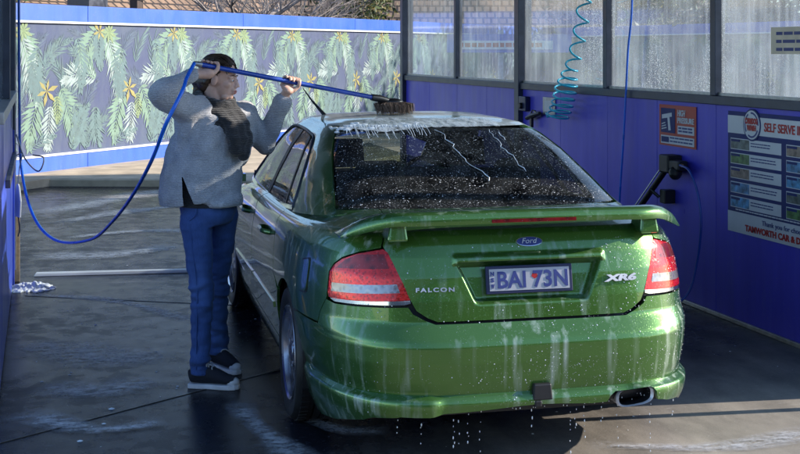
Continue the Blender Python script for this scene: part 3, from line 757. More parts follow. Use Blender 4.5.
# boot lid with number-plate recess and brow
def lid_disp(P, u, v):
    x = np.abs(P[:, 0]); z = v
    def ss(a): a = np.clip(a, 0, 1); return a*a*(3-2*a)
    w_ = .258+(z-.735)*(.335-.258)/(.17)
    rec = ss((w_-x)/.030)*ss((z-.728)/.032)*ss((.908-z)/.012)
    brow = ss((.352-x)/.03)*ss((z-.893)/.008)*ss((.948-z)/.030)
    return -.046*rec+.020*brow
lidR = [(.42, .668), (.462, .684), (.510, .715), (.545, .775), (.582, .838), (.632, .916), (.660, .953), (.682, .975), (.682, 1.0), (.692, 1.05), (.70, 1.10), (.71, 1.36)]
patch('boot_lid', SA, [(-u, v) for u, v in lidR[::-1]]+lidR, M['paint'], car, .0048, .0045, disp=lid_disp)
# bonnet and nose (front half)
H_ = SA.half
patch('bonnet', SA, [(s_, v) for s_, v in ((H_-.95, 1.0), (H_-.72, .97), (H_-.01, .95))]+[(H_-.01, 1.52), (H_-1.0, 1.52), (H_-1.25, 1.02)], M['paint'], car)
bn = car.children[-1]
c_ = bn.copy(); COL.objects.link(c_); c_.parent = car; c_.scale = (-1, 1, 1)
for sg in (1, -1):
    P = [sy(4.31, .30), sy(4.345, .52), sy(4.47, .69), sy(4.51, .84), (H_-.96, .985), (H_-.72, .955), (H_-.003, .935), (H_-.003, .20), (H_-.9, .20)]
    patch('front_bumper', SA, [(sg*u, v) for u, v in P], M['paint'], car)
# dark body core behind the panel gaps
def core_outline():
    R_ = [(0, .40), sy(.74, .40), sy(.76, .58)]+[sy(y, v) for y, v in arc(AR_Y, 140, 40, .385, 8)]+[sy(1.53, .3), sy(3.55, .3)]+[sy(y, v) for y, v in arc(AF_Y, 178, 30, .385, 8)]+[sy(4.4, .45), sy(4.4, .95), sy(1.5, 1.0), (.7, 1.0), (0, .99)]
    return R_+[(-u, v) for u, v in R_[::-1]][1:-1]
patch('body_core', SA, core_outline(), M['black'], car, .05, .05, .0, off=-.058)
m = MB(); m.box(-.78, .78, .35, 4.6, .20, .27); m.box(-.5, .5, .12, .36, .26, .33); m.build('floor_pan', M['black'], car)
# ---- greenhouse
def gx(x, v): return (SG.ux(x, v), v)
def gy(y, v, s): return (SG.uy(y, v, s), v)
wb = [gx(-.70, .06), gx(-.35, .035), gx(0, .03), gx(.35, .035), gx(.70, .06)]
wt = [gx(x, v) for x, v in ((.665, .30), (.625, .55), (.585, .705), (.565, .765), (.52, .80), (.3, .815), (0, .822), (-.3, .815), (-.52, .80), (-.565, .765), (-.585, .705), (-.625, .55), (-.665, .30))]
RW = wb+wt
patch('rear_window', SG, RW, M['rearglass'], car, .03, .03, .004, off=-.004)
RWo = [((u)*1.03, v+(.012 if v > .5 else -.02)) for u, v in RW]
# side glass outlines as (y, v)
GR = [(1.50, .05), (1.56, .20), (1.72, .45), (1.86, .60), (1.96, .665), (2.03, .675), (1.98, .55), (1.86, .30), (1.76, .05)]
GB = [(1.79, .05), (1.89, .30), (2.01, .55), (2.065, .685), (2.25, .715), (2.40, .72), (2.44, .45), (2.47, .05)]
GF = [(2.535, .05), (2.51, .45), (2.48, .72), (2.70, .71), (2.90, .64), (3.12, .45), (3.38, .20), (3.52, .05)]
SIDEOPEN = [(1.48, .035), (1.54, .20), (1.70, .46), (1.84, .62), (1.95, .69), (2.10, .715), (2.40, .738), (2.70, .728), (2.92, .655), (3.15, .46), (3.42, .20), (3.56, .035)]
for s in (-1, 1):
    for nm, P in (('quarter_glass', GR), ('rear_door_glass', GB), ('front_door_glass', GF)):
        patch(nm, SG, [gy(y, v, s) for y, v in P], M['sideglass'], car, .04, .04, .003, off=-.006)
    patch('window_surround', SG, [gy(y, v, s) for y, v in SIDEOPEN], M['black'], car, .04, .04, .0, off=-.009) if 0 else None
    for (a, b) in ((GR[8], GR[5]), (GB[7], GB[5])):                     # black pillars between the side windows
        pass
    def bar(nm, P, mt, o_=-.002): return patch(nm, SG, [gy(y, v, s) for y, v in P], mt, car, .03, .03, .012, off=o_)
    bar('door_pillar', [(1.755, .05), (1.855, .30), (1.975, .55), (2.028, .676), (2.068, .686), (2.015, .55), (1.895, .30), (1.795, .05)], M['black'])
    bar('door_pillar', [(2.465, .05), (2.435, .45), (2.395, .722), (2.485, .722), (2.515, .45), (2.54, .05)], M['black'])
    bar('belt_moulding', [(1.48, .015), (3.56, .015), (3.53, .052), (1.495, .052)], M['chrome'], .004)
    # bright trim round the top of the side windows
    ring_o = [(y, v) for y, v in SIDEOPEN]; ring_i = GR[:6]+GB[3:6]+GF[2:]
    tr = [SG(*[np.array([q]) for q in gy(y, v, s)])[0] for y, v in SIDEOPEN]
    m = MB(); m.tube(bez([tuple(p) for p in tr], 4), .009, 6); m.build('window_trim', M['frame'], car, 60)
    # C pillar + roof rail + A pillar: everything on the shell around the windows, as one side frame
    rear_edge = [(abs(u), v) for u, v in RWo if u > 0 and v < .80]; rear_edge.sort(key=lambda q: q[1])
    P = rear_edge+[(SG.ux(.55, .80), .80), (SG.ux(.50, .845), .845)]+[gy(y, .845, 1) for y in (1.80, 1.95, 2.1, 2.4, 2.7, 2.85)]+[gy(2.98, .80, 1), gy(3.15, .66, 1), gy(3.45, .40, 1), gy(3.75, .15, 1), gy(3.86, 0.0, 1)]
    P += [gy(3.60, 0.0, 1)]+[gy(y, v, 1) for y, v in SIDEOPEN[::-1]]+[gy(1.46, 0., 1), gy(1.2, 0., 1)]
    P += [(SG.ux(.78, .0), .0)]
    patch('side_frame', SG, [(s*u, v) for u, v in P], M['paint'], car, .03, .02)
# roof skin
uu = np.concatenate([np.linspace(-SG.half, SG.half, 220, endpoint=False)]); vv = np.array([.832, .845, .86, .88, .90, .92, .945, .97, .985, .995])
def rb_(name, vv, mat, off=0, sm=40):
    m = MB(); n = len(uu)
    for v in vv:
        P = SG(uu, np.full(n, v)); P[:, 2] += off
        m.v += [tuple(p) for p in P]
    for i in range(len(vv)-1): m.f += [(i*n+k, i*n+(k+1) % n, (i+1)*n+(k+1) % n, (i+1)*n+k) for k in range(n)]
    m.v.append((0, 2.3, 1.444+off)); c = len(m.v)-1; b = (len(vv)-1)*n
    m.f += [(b+k, b+(k+1) % n, c) for k in range(n)]; m.mi = [0]*len(m.f)
    return m.build(name, mat, car, sm)
rb_('roof', vv, M['roofpaint']); rb_('headlining', vv[1:], M['headliner'], -.03)
patch('windscreen', SG, [(SG.half-.001, .03), (SG.half-.001, .81), gy(3.02, .78, 1), gy(3.2, .64, 1), gy(3.5, .38, 1), gy(3.82, .03, 1)], M['sideglass'], car, .05, .05, .003)
ws = car.children[-1]; c_ = ws.copy(); COL.objects.link(c_); c_.parent = car; c_.scale = (-1, 1, 1)
# ---- interior
m = MB(); m.box(-.70, .70, .80, 1.42, 1.00, 1.035); m.build('parcel_shelf', M['interior'], car, bevel=.01)
m = MB(); m.box(-.80, .80, 1.0, 3.7, .28, .34); m.box(-.76, .76, 3.3, 3.75, .34, .98); m.build('cabin_floor', M['interior'], car)
def cushion(m, x0, x1, y0, y1, z0, z1, lean=0.):
    n = 6
    for i in range(n): pass
    a = MB(); a.box(x0, x1, y0, y1, z0, z1, taper=.015)
    for v in a.v: pass
    m.add([(v[0], v[1]-(v[2]-z0)*lean, v[2]) for v in a.v], a.f)
sb = MB(); cushion(sb, -.66, .66, 1.55, 1.72, .5, 1.07, .28); cushion(sb, -.66, .66, 1.6, 2.1, .4, .58)
o = sb.build('rear_seat', M['interior'], car, bevel=.03)
for x in (-.38, .38):
    m = MB(); cushion(m, x-.14, x+.14, 1.38, 1.50, 1.06, 1.235, .2); m.build('headrest', M['interior'], car, bevel=.04)
for x in (-.38, .38):
    m = MB(); cushion(m, x-.25, x+.25, 2.55, 2.70, .5, 1.08, .2); cushion(m, x-.25, x+.25, 2.6, 3.05, .36, .55); st_ = m.build('front_seat', M['interior'], car, bevel=.03)
    m = MB(); cushion(m, x-.13, x+.13, 2.40, 2.50, 1.11, 1.28, .1); m.box(x-.06, x-.045, 2.43, 2.445, 1.0, 1.13); m.box(x+.045, x+.06, 2.43, 2.445, 1.0, 1.13); m.build('headrest', M['interior'], st_, bevel=.03)
m = MB(); a_ = [( .36+.185*cos(k*pi/10), 3.22+.06*sin(k*pi/10)*1, .92+.17*sin(k*pi/10)) for k in range(21)]; m.tube(a_, .014, 6, cap=False); m.build('steering_wheel', M['interior'], car, 60)
m = MB(); m.box(-.72, .72, 3.30, 3.80, .72, .97, taper=.03); m.build('dashboard', M['interior'], car, bevel=.03)
m = MB(); m.box(-.12, .12, 3.0, 3.03, 1.27, 1.33); m.build('mirror', M['interior'], car, bevel=.01)
# ---- spoiler
m = MB(); n = 60; SEC = [(0, 0), (.012, .020), (.05, .030), (.11, .026), (.17, .004), (.165, -.006), (.10, -.004), (.035, -.022), (.006, -.024)]
def wing(t):
    a = abs(t); x = .795*t; y = .045+.045*a**2+.21*max(0, a-.60)**2/.16*1.0
    z = 1.102-.012*a*a-.085*max(0, (a-.72)/.28)**1.8
    return x, y, z
for i in range(n+1):
    t = -1+2*i/n; x, y, z = wing(t); k = 1 if abs(t) < .86 else max(.25, 1-((abs(t)-.86)/.14)**2*.75)
    m.v += [(x, y+a*(.85+.15*k), z+b*k) for a, b in SEC]
ns = len(SEC)
for i in range(n): m.f += [(i*ns+k, i*ns+(k+1) % ns, (i+1)*ns+(k+1) % ns, (i+1)*ns+k) for k in range(ns)]
m.f += [tuple(range(ns)), tuple(range(n*ns, (n+1)*ns))]; m.mi = [0]*len(m.f)
sp = m.build('spoiler', M['paint'], car, 50)
for s in (-1, 1):
    m = MB(); m.box(s*.575-.045, s*.575+.045, .14, .27, 1.0, 1.092, taper=.012); m.build('spoiler_foot', M['paint'], sp, bevel=.01)
m = MB(); P = []
for i in range(11):
    x = -.19+.38*i/10; xx, yy, zz = wing(x/.795); m.v += [(x, yy-.001, zz-.020), (x, yy+.002, zz+.001)]
m.f = [(2*i, 2*i+2, 2*i+3, 2*i+1) for i in range(10)]; m.mi = [0]*10; m.build('brake_light', M['lens_dark'], sp)
# ---- plate, badges, exhaust, tow bar, antenna, mirrors
pl = MB(); fr = ((-.0, .128, .8265), (1, 0, 0), Vector((0, .16, 1)).normalized())
ax = Vector((1, 0, 0)); ay = Vector((0, .16, 1)).normalized()
def rect(w_, h_): return [(-w_/2, -h_/2), (w_/2, -h_/2), (w_/2, h_/2), (-w_/2, h_/2)]
pc = Vector((-.004, .100, .829))
pl.prism(rect(.392, .118), -.012, 0, (pc, ax, ay)); plo = pl.build('number_plate', M['navy'], car, bevel=.003)
m = MB(); m.prism(rect(.362, .092), 0, .002, (pc, ax, ay)); m.build('plate_face', M['grey_print'], plo)
az = ax.cross(ay)
text('plate_letters', 'BAI 73N', M['bluetext'], plo, pc+az*.003+ax*-.145+ay*-.034, ax, ay, .098, width=.318, bold=.002)
for i, ch in enumerate('NSW'): text('plate_letters', ch, M['bluetext'], plo, pc+az*.003+ax*-.176+ay*(.018-.026*i), ax, ay, .024, width=.016, bold=.001)
m = MB(); m.prism([(0, -.012), (.012, -.006), (.014, .006), (.006, .012), (-.010, .010), (-.014, -.002)], .002, .003, (pc+ax*.022+ay*.012, ax, ay)); m.build('plate_emblem', M['redtext'], plo)
def onlid(x, v, off=.003):
    u = SA.ux(x, v); P = SA(np.array([u]), np.array([v]))[0]; e = .01
    a = SA(np.array([SA.ux(x+e, v)]), np.array([v]))[0]-SA(np.array([SA.ux(x-e, v)]), np.array([v]))[0]; b = SA(np.array([u]), np.array([v+e]))[0]-SA(np.array([u]), np.array([v-e]))[0]
    a = Vector(a).normalized(); b = Vector(b); b = (b-a*b.dot(a)).normalized(); return Vector(P)+a.cross(b)*off, a, b
p, a, b = onlid(.008, .982, .003)
m = MB(); m.prism([(.062*cos(k*pi/16), .023*sin(k*pi/16)) for k in range(32)], -.012, .003, (p, a, b)); bo = m.build('oval_badge', M['chrome'], car)
m = MB(); m.prism([(.057*cos(k*pi/16), .0195*sin(k*pi/16)) for k in range(32)], .003, .0045, (p, a, b)); m.build('badge_field', M['bluetext'], bo)
text('badge_script', 'Ford', M['badge'], bo, p+a.cross(b)*.006+a*-.036+b*-.010, a, b, .034, width=.072, shear=.35)
p, a, b = onlid(-.430, .792, .006); text('model_lettering', 'FALCON', M['badge'], car, p+a*-.080, a, b, .024, width=.165, bold=.0008, depth=.003, spacing=1.35)
p, a, b = onlid(.408, .806, .006); text('model_lettering', 'XR6', M['badge'], car, p+a*-.080+b*.000, a, b, .038, width=.160, bold=.002, depth=.004, shear=.2)
def oval(w_, h_, n=24): return [(w_/2*np.sign(cos(t))*abs(cos(t))**.6, h_/2*np.sign(sin(t))*abs(sin(t))**.7) for t in [2*pi*k/n for k in range(n)]]
m = MB(); rings = [(1, -.0, 1), (1.05, -.008, 1), (.98, -.016, 1), (.87, -.006, 1), (.84, .16, 1)]; O = oval(.170, .082)
for k, d, _ in rings: m.v += [(.452+x*k, .035+d, .315+z*k+x*.10) for x, z in O]
m.v += [(.452+x*.8, .20, .315+z*.8+x*.1) for x, z in O]; rings.append(0)
no = len(O)
for i in range(len(rings)-1): m.f += [(i*no+k, i*no+(k+1) % no, (i+1)*no+(k+1) % no, (i+1)*no+k) for k in range(no)]
m.f.append(tuple(range(5*no, 6*no))); m.mi = [1 if i >= 3*no else 0 for i in range(len(m.f))]
# outer sleeve
b0 = len(m.v); m.v += [(.452+x*1.0, .19, .315+z+x*.10) for x, z in O]; m.f += [(k, b0+k, b0+(k+1) % no, (k+1) % no) for k in range(no)]; m.mi += [0]*no
m.build('exhaust_tip', [M['badge'], M['black']], car, 40)
m = MB(); m.box(-.028, .062, -.016, .16, .334, .402, taper=.006); m.box(-.020, .012, -.018, .01, .306, .335); m.build('tow_hitch', M['black'], car, bevel=.006)
m = MB(); m.tube([(-.46, 2.55, 1.405), (-.53, 2.66, 1.50), (-.575, 2.73, 1.575)], [.013, .006, .003], 8); m.build('antenna', M['black'], car, 60)
for s in (-1, 1):
    m = MB(); m.ball((s*1.0, 3.32, 1.0), (.115, .07, .075), 14, 10); m.box(s*.90-.03, s*.90+.03, 3.28, 3.36, .95, 1.0); mo = m.build('wing_mirror', M['paint'], car, 60)
    m = MB(); m.ball((s*1.0, 3.262, 1.0), (.095, .012, .058), 14, 8); m.build('mirror_glass', M['chrome'], mo, 60)
# ---- wheels
def wheel_mesh():
    R0, W_ = .326, .22
    ty = MB(); ty.lathe([(.226, -.085), (.27, -.112), (.305, -.110), (.320, -.095), (R0, -.07), (R0, -.025), (R0-.009, -.024), (R0-.009, -.016), (R0, -.015), (R0, .015), (R0-.009, .016), (R0-.009, .024), (R0, .025), (R0, .07), (.320, .095), (.305, .110), (.27, .112), (.226, .085)], (0, 0, 0), n=56)
    for k in range(56):
        a = 2*pi*k/56
        mt = Matrix.Rotation(a, 4, 'X'); 
        for xx in (-.085, .045): ty.box(xx, xx+.04, -.010, .010, R0-.006, R0+.004, mt)
    rm = MB(); rm.lathe([(.236, .09), (.228, .108), (.214, .100), (.208, .04), (.20, -.09), (.228, -.105)], (0, 0, 0), n=48)
    for k in range(5):
        mt = Matrix.Rotation(2*pi*k/5, 4, 'X')
        for sg in (-1, 1):
            rm.add([mt @ Vector(q) for q in ((.095, sg*.012, .03), (.095, sg*.050, .05), (.078, sg*.065, .215), (.078, sg*.022, .215), (.06, sg*.012, .03), (.06, sg*.050, .05), (.05, sg*.065, .215), (.05, sg*.022, .215))], [(0, 1, 2, 3), (7, 6, 5, 4), (0, 4, 5, 1), (1, 5, 6, 2), (2, 6, 7, 3), (3, 7, 4, 0)])
    rm.lathe([(.0, .10), (.03, .10), (.055, .095), (.065, .05), (.06, .0)], (0, 0, 0), n=24)
    dk = MB(); dk.lathe([(.0, .03), (.15, .03), (.15, .0)], (0, 0, 0), n=32)
    return ty, rm, dk
ty, rm, dk = wheel_mesh(); W0 = None
for s in (-1, 1):
    for yc in (AR_Y, AF_Y):
        wo = bpy.data.objects.new('wheel', None); COL.objects.link(wo); wo.parent = car; wo.location = (s*.795, yc, .325); wo.rotation_euler = (.3 if yc < 2 else 1.0, 0, 0 if s > 0 else pi)
        if yc > 2: wo.rotation_euler = (1., 0, (0 if s > 0 else pi)+radians(2))
        if W0 is None:
            W0 = [ty.build('tyre', M['rubber'], wo, 40), rm.build('rim', M['alloy'], wo, 35), dk.build('brake_disc', M['steel'], wo, 40)]
        else:
            for q in W0: c_ = q.copy(); COL.objects.link(c_); c_.parent = wo
# ------------------------------------------------------------------ person (local frame: x along the picture, y away, z up)
from mathutils import noise as mnoise
PX, PY = .908, 6.947
person = thing('person', 'person in grey knit jumper, black scarf and jeans holding a long blue brush', 'person', (PX, PY, 0), -CAM_YAW)
PM = Matrix.Translation((PX, PY, 0)) @ Matrix.Rotation(-CAM_YAW, 4, 'Z')
def organic(name, mb, voxel, it, mat, parent, disp=None, cut=None, fac=.5):
    me = mb.mesh(name+'_base', mat); bm = bmesh.new(); bm.from_mesh(me); bmesh.ops.recalc_face_normals(bm, faces=bm.faces); bm.to_mesh(me); bm.free()
    o = bpy.data.objects.new(name, me); COL.objects.link(o)
    r = o.modifiers.new('r', 'REMESH'); r.mode = 'VOXEL'; r.voxel_size = voxel; r.adaptivity = 0
    s = o.modifiers.new('s', 'SMOOTH'); s.iterations = it; s.factor = fac
    m2 = bpy.data.meshes.new_from_object(o.evaluated_get(bpy.context.evaluated_depsgraph_get()))
    bpy.data.objects.remove(o); m2.name = name
    if disp:
        n = len(m2.vertices); co = np.empty(n*3); m2.vertices.foreach_get('co', co); nn = np.empty(n*3); m2.vertices.foreach_get('normal', nn); co = co.reshape(-1, 3); nn = nn.reshape(-1, 3)
        d = np.array([disp(Vector(c)) for c in co]); co += nn*d[:, None]; m2.vertices.foreach_set('co', co.ravel()); m2.update()
    if cut:
        bm = bmesh.new(); bm.from_mesh(m2); bmesh.ops.delete(bm, geom=[f for f in bm.faces if cut(f.calc_center_median())], context='FACES')
        for _ in range(10):
            nb_ = {}
            for v in bm.verts:
                q = [e.other_vert(v).co for e in v.link_edges if e.is_boundary]
                if len(q) == 2: nb_[v] = (q[0]+q[1])*.25+v.co*.5
            for v, c in nb_.items(): v.co = c
        bm.to_mesh(m2); bm.free()
    m2.materials.clear(); m2.materials.append(mat)
    return link(name, m2, parent, 180)
def skin_mat():
    t = NT('skin'); n = t.noise(t.coord(), 30, 4)
    t.set(Base_Color=t.ramp(n, (.3, (.60, .35, .26)), (.7, (.72, .46, .36))), Roughness=.48, Subsurface_Weight=.15, Subsurface_Radius=(.01, .004, .002)); t.bump(t.noise(t.coord(), 160, 3), .12, .002); return t.m
M['skin'] = skin_mat()
def knit_mat(name, c1, c2, scale=150., str_=.7):
    t = NT(name); n1 = t.noise(t.coord((1, 1, 1.6)), scale, 4, .7); n2 = t.noise(t.coord(), 14, 4)
    wv = t.n('TexWave', {'wave_type': 'BANDS', 'bands_direction': 'Z'}, Vector=t.coord(), Scale=scale*.32, Distortion=3.5, Detail=2.)
    c = t.mix(n1, c1, c2); c = t.mix(t.ramp(n2, (.35, .0), (.7, .35)), c, tuple(x*.7 for x in c1))
    t.set(Base_Color=c, Roughness=.92, Sheen_Weight=.25); t.b.inputs['Specular IOR Level'].default_value = .2
    t.bump(t.math('ADD', n1, t.math('MULTIPLY', wv.outputs[0], .5)), str_, .006); return t.m
M['jumper'] = knit_mat('grey_knit', (.16, .165, .19), (.74, .74, .77), 110.); M['scarf'] = knit_mat('black_knit', (.012, .012, .014), (.055, .055, .06), 90., 1.)
def denim():
    t = NT('denim'); n1 = t.noise(t.coord((1, 1, .25)), 160, 4, .7); n2 = t.noise(t.coord((1, 1, .5)), 7, 4)
    c = t.mix(n1, (.014, .040, .150), (.050, .110, .32)); c = t.mix(t.ramp(n2, (.45, 0.), (.75, .5)), c, (.08, .16, .40))
    t.set(Base_Color=c, Roughness=.85, Sheen_Weight=.1); t.bump(n1, .25, .003); return t.m
M['denim'] = denim()
M['hair'] = pmat('hair', (.060, .036, .024), .38, var=.6, vs=40, bump=.6, bs=90, stretch=(.3, 1, 1))
M['canvas'] = pmat('canvas', (.012, .013, .022), .85, bump=.4, bs=200)
M['solewhite'] = pmat('shoe_rubber', (.55, .55, .58), .6, var=.15, vs=20)
# joints
SHn, ELn, HDn = Vector((-.095, -.13, 1.485)), Vector((-.222, -.34, 1.592)), Vector((.003, -.16, 1.730))
SHf, ELf, HDf = Vector((.150, .13, 1.445)), Vector((.27, .21, 1.285)), Vector((.418, .10, 1.640))
pdir = (HDf-HDn).normalized()
HPn, KNn, ANn = Vector((-.075, -.085, .92)), Vector((-.035, -.125, .52)), Vector((-.047, -.125, .10))
HPf, KNf, ANf = Vector((.045, .085, .92)), Vector((.005, .17, .51)), Vector((-.01, .29, .10))
fwd = Vector((.74, -.67, 0)).normalized()
b = MB()
# torso and legs
b.tube([(-.02, 0, .90), (-.02, 0, 1.0), (0, 0, 1.15), (.01, -.01, 1.32), (.015, 0, 1.43), (.02, 0, 1.475)], [(.10, .11), (.12, .125), (.11, .12), (.13, .15), (.12, .16), (.06, .07)], 20)
for h, k, a in ((HPn, KNn, ANn), (HPf, KNf, ANf)): b.capsule(h, k, .060, .044, 14); b.capsule(k, a, .042, .034, 14)
for a, heel, toe in ((ANn, Vector((-.075, -.125, .055)), Vector((.115, -.15, .045))), (ANf, Vector((-.035, .315, .055)), Vector((.075, .20, .045)))):
    b.capsule(a, heel+Z*.01, .030, .024, 10); b.capsule(heel+Z*.01, toe+Z*.012, .024, .018, 10)
# arms
WRn = HDn+(ELn-HDn).normalized()*.085; WRf = HDf+(ELf-HDf).normalized()*.085
for s_, e, wv in ((SHn, ELn, WRn), (SHf, ELf, WRf)): b.capsule(s_, e, .052, .042, 12); b.capsule(e, wv, .042, .026, 12)
# neck and head
HO = Vector((.034, -.012, 1.548)); HM = Matrix.Rotation(radians(-13), 4, 'Z') @ Matrix.Rotation(radians(7), 4, 'Y')
def hp(x, y, z): return HO+HM @ Vector((x, y, z))
b.capsule((.012, 0, 1.44), hp(-.03, 0, .06), .060, .054, 14)
HR = HM.to_3x3().to_4x4()
def hb(x, y, z, r): b.ball(hp(x, y, z), r, 16, 12, HR)
hb(-.014, 0, .138, (.098, .076, .096)); hb(.028, 0, .092, (.060, .057, .086)); hb(.026, 0, .052, (.058, .047, .042)); b.capsule(hp(.045, -.016, .020), hp(.045, .016, .020), .024, .024); hb(.062, 0, .022, (.024, .022, .020))
b.capsule(hp(.086, 0, .122), hp(.105, 0, .086), .008, .0105); hb(.096, .010, .080, (.010, .008, .007)); hb(.096, -.010, .080, (.010, .008, .007)); hb(.109, 0, .084, (.009, .008, .007))
for s_ in (-1, 1):
    b.capsule(hp(.082, s_*.012, .133), hp(.068, s_*.046, .130), .009, .008); hb(.052, s_*.036, .088, (.026, .021, .022)); hb(-.006, s_*.077, .102, (.019, .009, .031)); hb(.002, s_*.079, .088, (.010, .008, .012)); hb(.074, s_*.031, .112, (.014, .015, .012))
hb(.090, 0, .054, (.012, .023, .0065)); hb(.088, 0, .043, (.012, .020, .0075)); hb(.085, 0, .064, (.012, .022, .014))
# hands closed round the pole
def hand(H, E, p, flip):
    n_ = (E-H); n_ = (n_-p*n_.dot(p)).normalized(); q = p.cross(n_)*flip
    pc_ = H+n_*.036-q*.006
    mt = Matrix((p, q, n_)).transposed().to_4x4()
    b.ball(pc_, (.043, .036, .019), 14, 10, mt); b.ball(pc_-q*.012+n_*.010, (.034, .030, .022), 12, 8, mt)
    b.capsule(pc_-q*.010+n_*.012, H+(E-H).normalized()*.10, .027, .025)
    def arcp(off, a0, a1, R, k=6): return [H+p*off+n_*(cos(radians(a0+(a1-a0)*i/k))*R)+q*(sin(radians(a0+(a1-a0)*i/k))*R) for i in range(k+1)]
    for i, (off, ln) in enumerate(((.033, 215), (.011, 235), (-.011, 225), (-.033, 195))):
        P = [pc_+p*off*.95+q*.022]+arcp(off+(i-1.5)*.001, 48, ln, .0255); R_ = [.0105]+[.0098-.0004*j for j in range(7)]
        for a_, c_2, ra, rb in zip(P[:-1], P[1:], R_[:-1], R_[1:]): b.capsule(a_, c_2, ra, rb, 8)
    P = [pc_-q*.022+p*.028]+arcp(.047, -60, -170, .027, 4); R_ = [.0135, .0115, .011, .0105, .010, .009]
    for a_, c_2, ra, rb in zip(P[:-1], P[1:], R_[:-1], R_[1:]): b.capsule(a_, c_2, ra, rb, 8)
hand(HDn, ELn, pdir, 1); hand(HDf, ELf, pdir, 1)
organic('body', b, .0046, 4, M['skin'], person)
# eyes and brows
for s_ in (-1, 1):
    m = MB(); m.ball(hp(.083, s_*.031, .112), (.007, .010, .0055), 10, 8, HR); e_ = m.build('eye', M['white'], person, 60)
    m = MB(); m.ball(hp(.0885, s_*.0295, .1115), (.0032, .0062, .0056), 8, 6, HR); m.build('iris', M['hair'], e_, 60)
    m = MB(); m.tube([hp(.091, s_*.014, .136), hp(.086, s_*.032, .141), hp(.072, s_*.049, .135)], [.0022, .0026, .0014], 6); m.build('eyebrow', M['hair'], person, 60)
M['lips'] = pmat('lips', (.50, .16, .14), .4)
m = MB(); m.ball(hp(.094, 0, .0540), (.010, .020, .0050), 12, 8, HR); m.ball(hp(.092, 0, .0455), (.010, .018, .0055), 12, 8, HR); tag(m.build('lips', M['lips'], person, 60), kind='stuff')
# hair pulled back
h = MB()
for x, y, z, r in ((-.030, 0, .150, (.098, .083, .094)), (-.004, 0, .196, (.070, .064, .034)), (-.075, 0, .09, (.055, .066, .07)), (-.125, 0, .085, (.040, .034, .045))): h.ball(hp(x, y, z), r, 16, 12, HR)
h.capsule(hp(-.12, 0, .07), hp(-.135, 0, -.03), .030, .016); h.capsule(hp(.0, -.074, .165), hp(-.05, -.078, .09), .013, .016); h.capsule(hp(.0, .074, .165), hp(-.05, .078, .09), .013, .016)
organic('hair', h, .006, 3, M['hair'], person, disp=lambda c: .0025*mnoise.noise(Vector((c.x*20, c.y*90, c.z*90))))
st_ = MB()
for k in range(150):
    y0 = rnd.uniform(-.074, .074); sgn = 1 if y0 > 0 else -1; x0 = .062-.6*abs(y0)**1.3+rnd.uniform(-.006, .006)
    P = []
    for i in range(9):
        t_ = i/8; th = radians(28+t_*125); xx = -.024+cos(th)*.104*(1 if th < pi/2 else .98); zz = .150+sin(th)*.096*(1-.02*t_); yy = y0*(1-.55*t_**2)+.012*sin(t_*5+k)
        zz -= max(0, abs(y0)-.03)*1.15*(1-.3*t_); P.append(hp(xx, yy, zz))
    st_.tube(P, [.0012+.0012*sin(pi*i/8) for i in range(9)], 4)
tag(st_.build('hair_strands', M['hair'], person, 60), kind='stuff')
# jeans
j = MB()
j.tube([(-.02, 0, 1.06), (-.022, 0, 1.0), (-.018, 0, .93), (-.012, 0, .86)], [(.150, .165), (.155, .17), (.155, .175), (.11, .15)], 20)
for hp_, kn, an in ((HPn, KNn, ANn), (HPf, KNf, ANf)):
    j.capsule(hp_+Vector((0, 0, -.02)), kn, .090, .062, 16); j.capsule(kn, kn*.65+an*.35, .062, .061, 16); j.capsule(kn*.65+an*.35, an+Vector((.004, 0, .02)), .060, .050, 16); j.tube([an+Vector((.003, 0, .07)), an+Vector((.003, 0, -.02))], [.050, .054], 14)
def fold(c):
    f_ = mnoise.noise(Vector((c.x*9+c.z*5, c.y*9, c.z*17)))*.006+mnoise.noise(Vector((c.x*14-c.z*9, c.y*14+c.z*6, c.z*34)))*.004
    k = .45+.9*math.exp(-((c.z-.5)/.12)**2)+.9*math.exp(-((c.z-.14)/.10)**2)
    return f_*k*2.4
organic('jeans', j, .008, 4, M['denim'], person, disp=fold)
def legpt(t_, off): 
    p_ = HPn.lerp(KNn, t_/.5) if t_ < .5 else KNn.lerp(ANn, (t_-.5)/.5); r_ = np.interp(t_, [0, .5, .68, 1], [.090, .062, .060, .052]); return p_+Vector((off*r_, -math.sqrt(max(0, 1-off*off))*r_*1.015, 0))
m = MB(); m.tube([legpt(.04+.95*i/30, -.25) for i in range(31)], .0035, 5); m.build('side_seam', M['denim'], person, 60)
m = MB(); m.tube(bez([legpt(-.10, .30), legpt(-.02, .15), legpt(.02, -.25)], 6), .004, 5); m.build('pocket_edge', M['denim'], person, 60)
# undershirt showing at the slit
m = MB(); m.tube([(-.03, 0, .97), (-.03, 0, 1.10), (-.02, 0, 1.2)], [(.175, .18), (.165, .165), (.14, .14)], 18); m.build('undershirt', M['scarf'], person, 60)
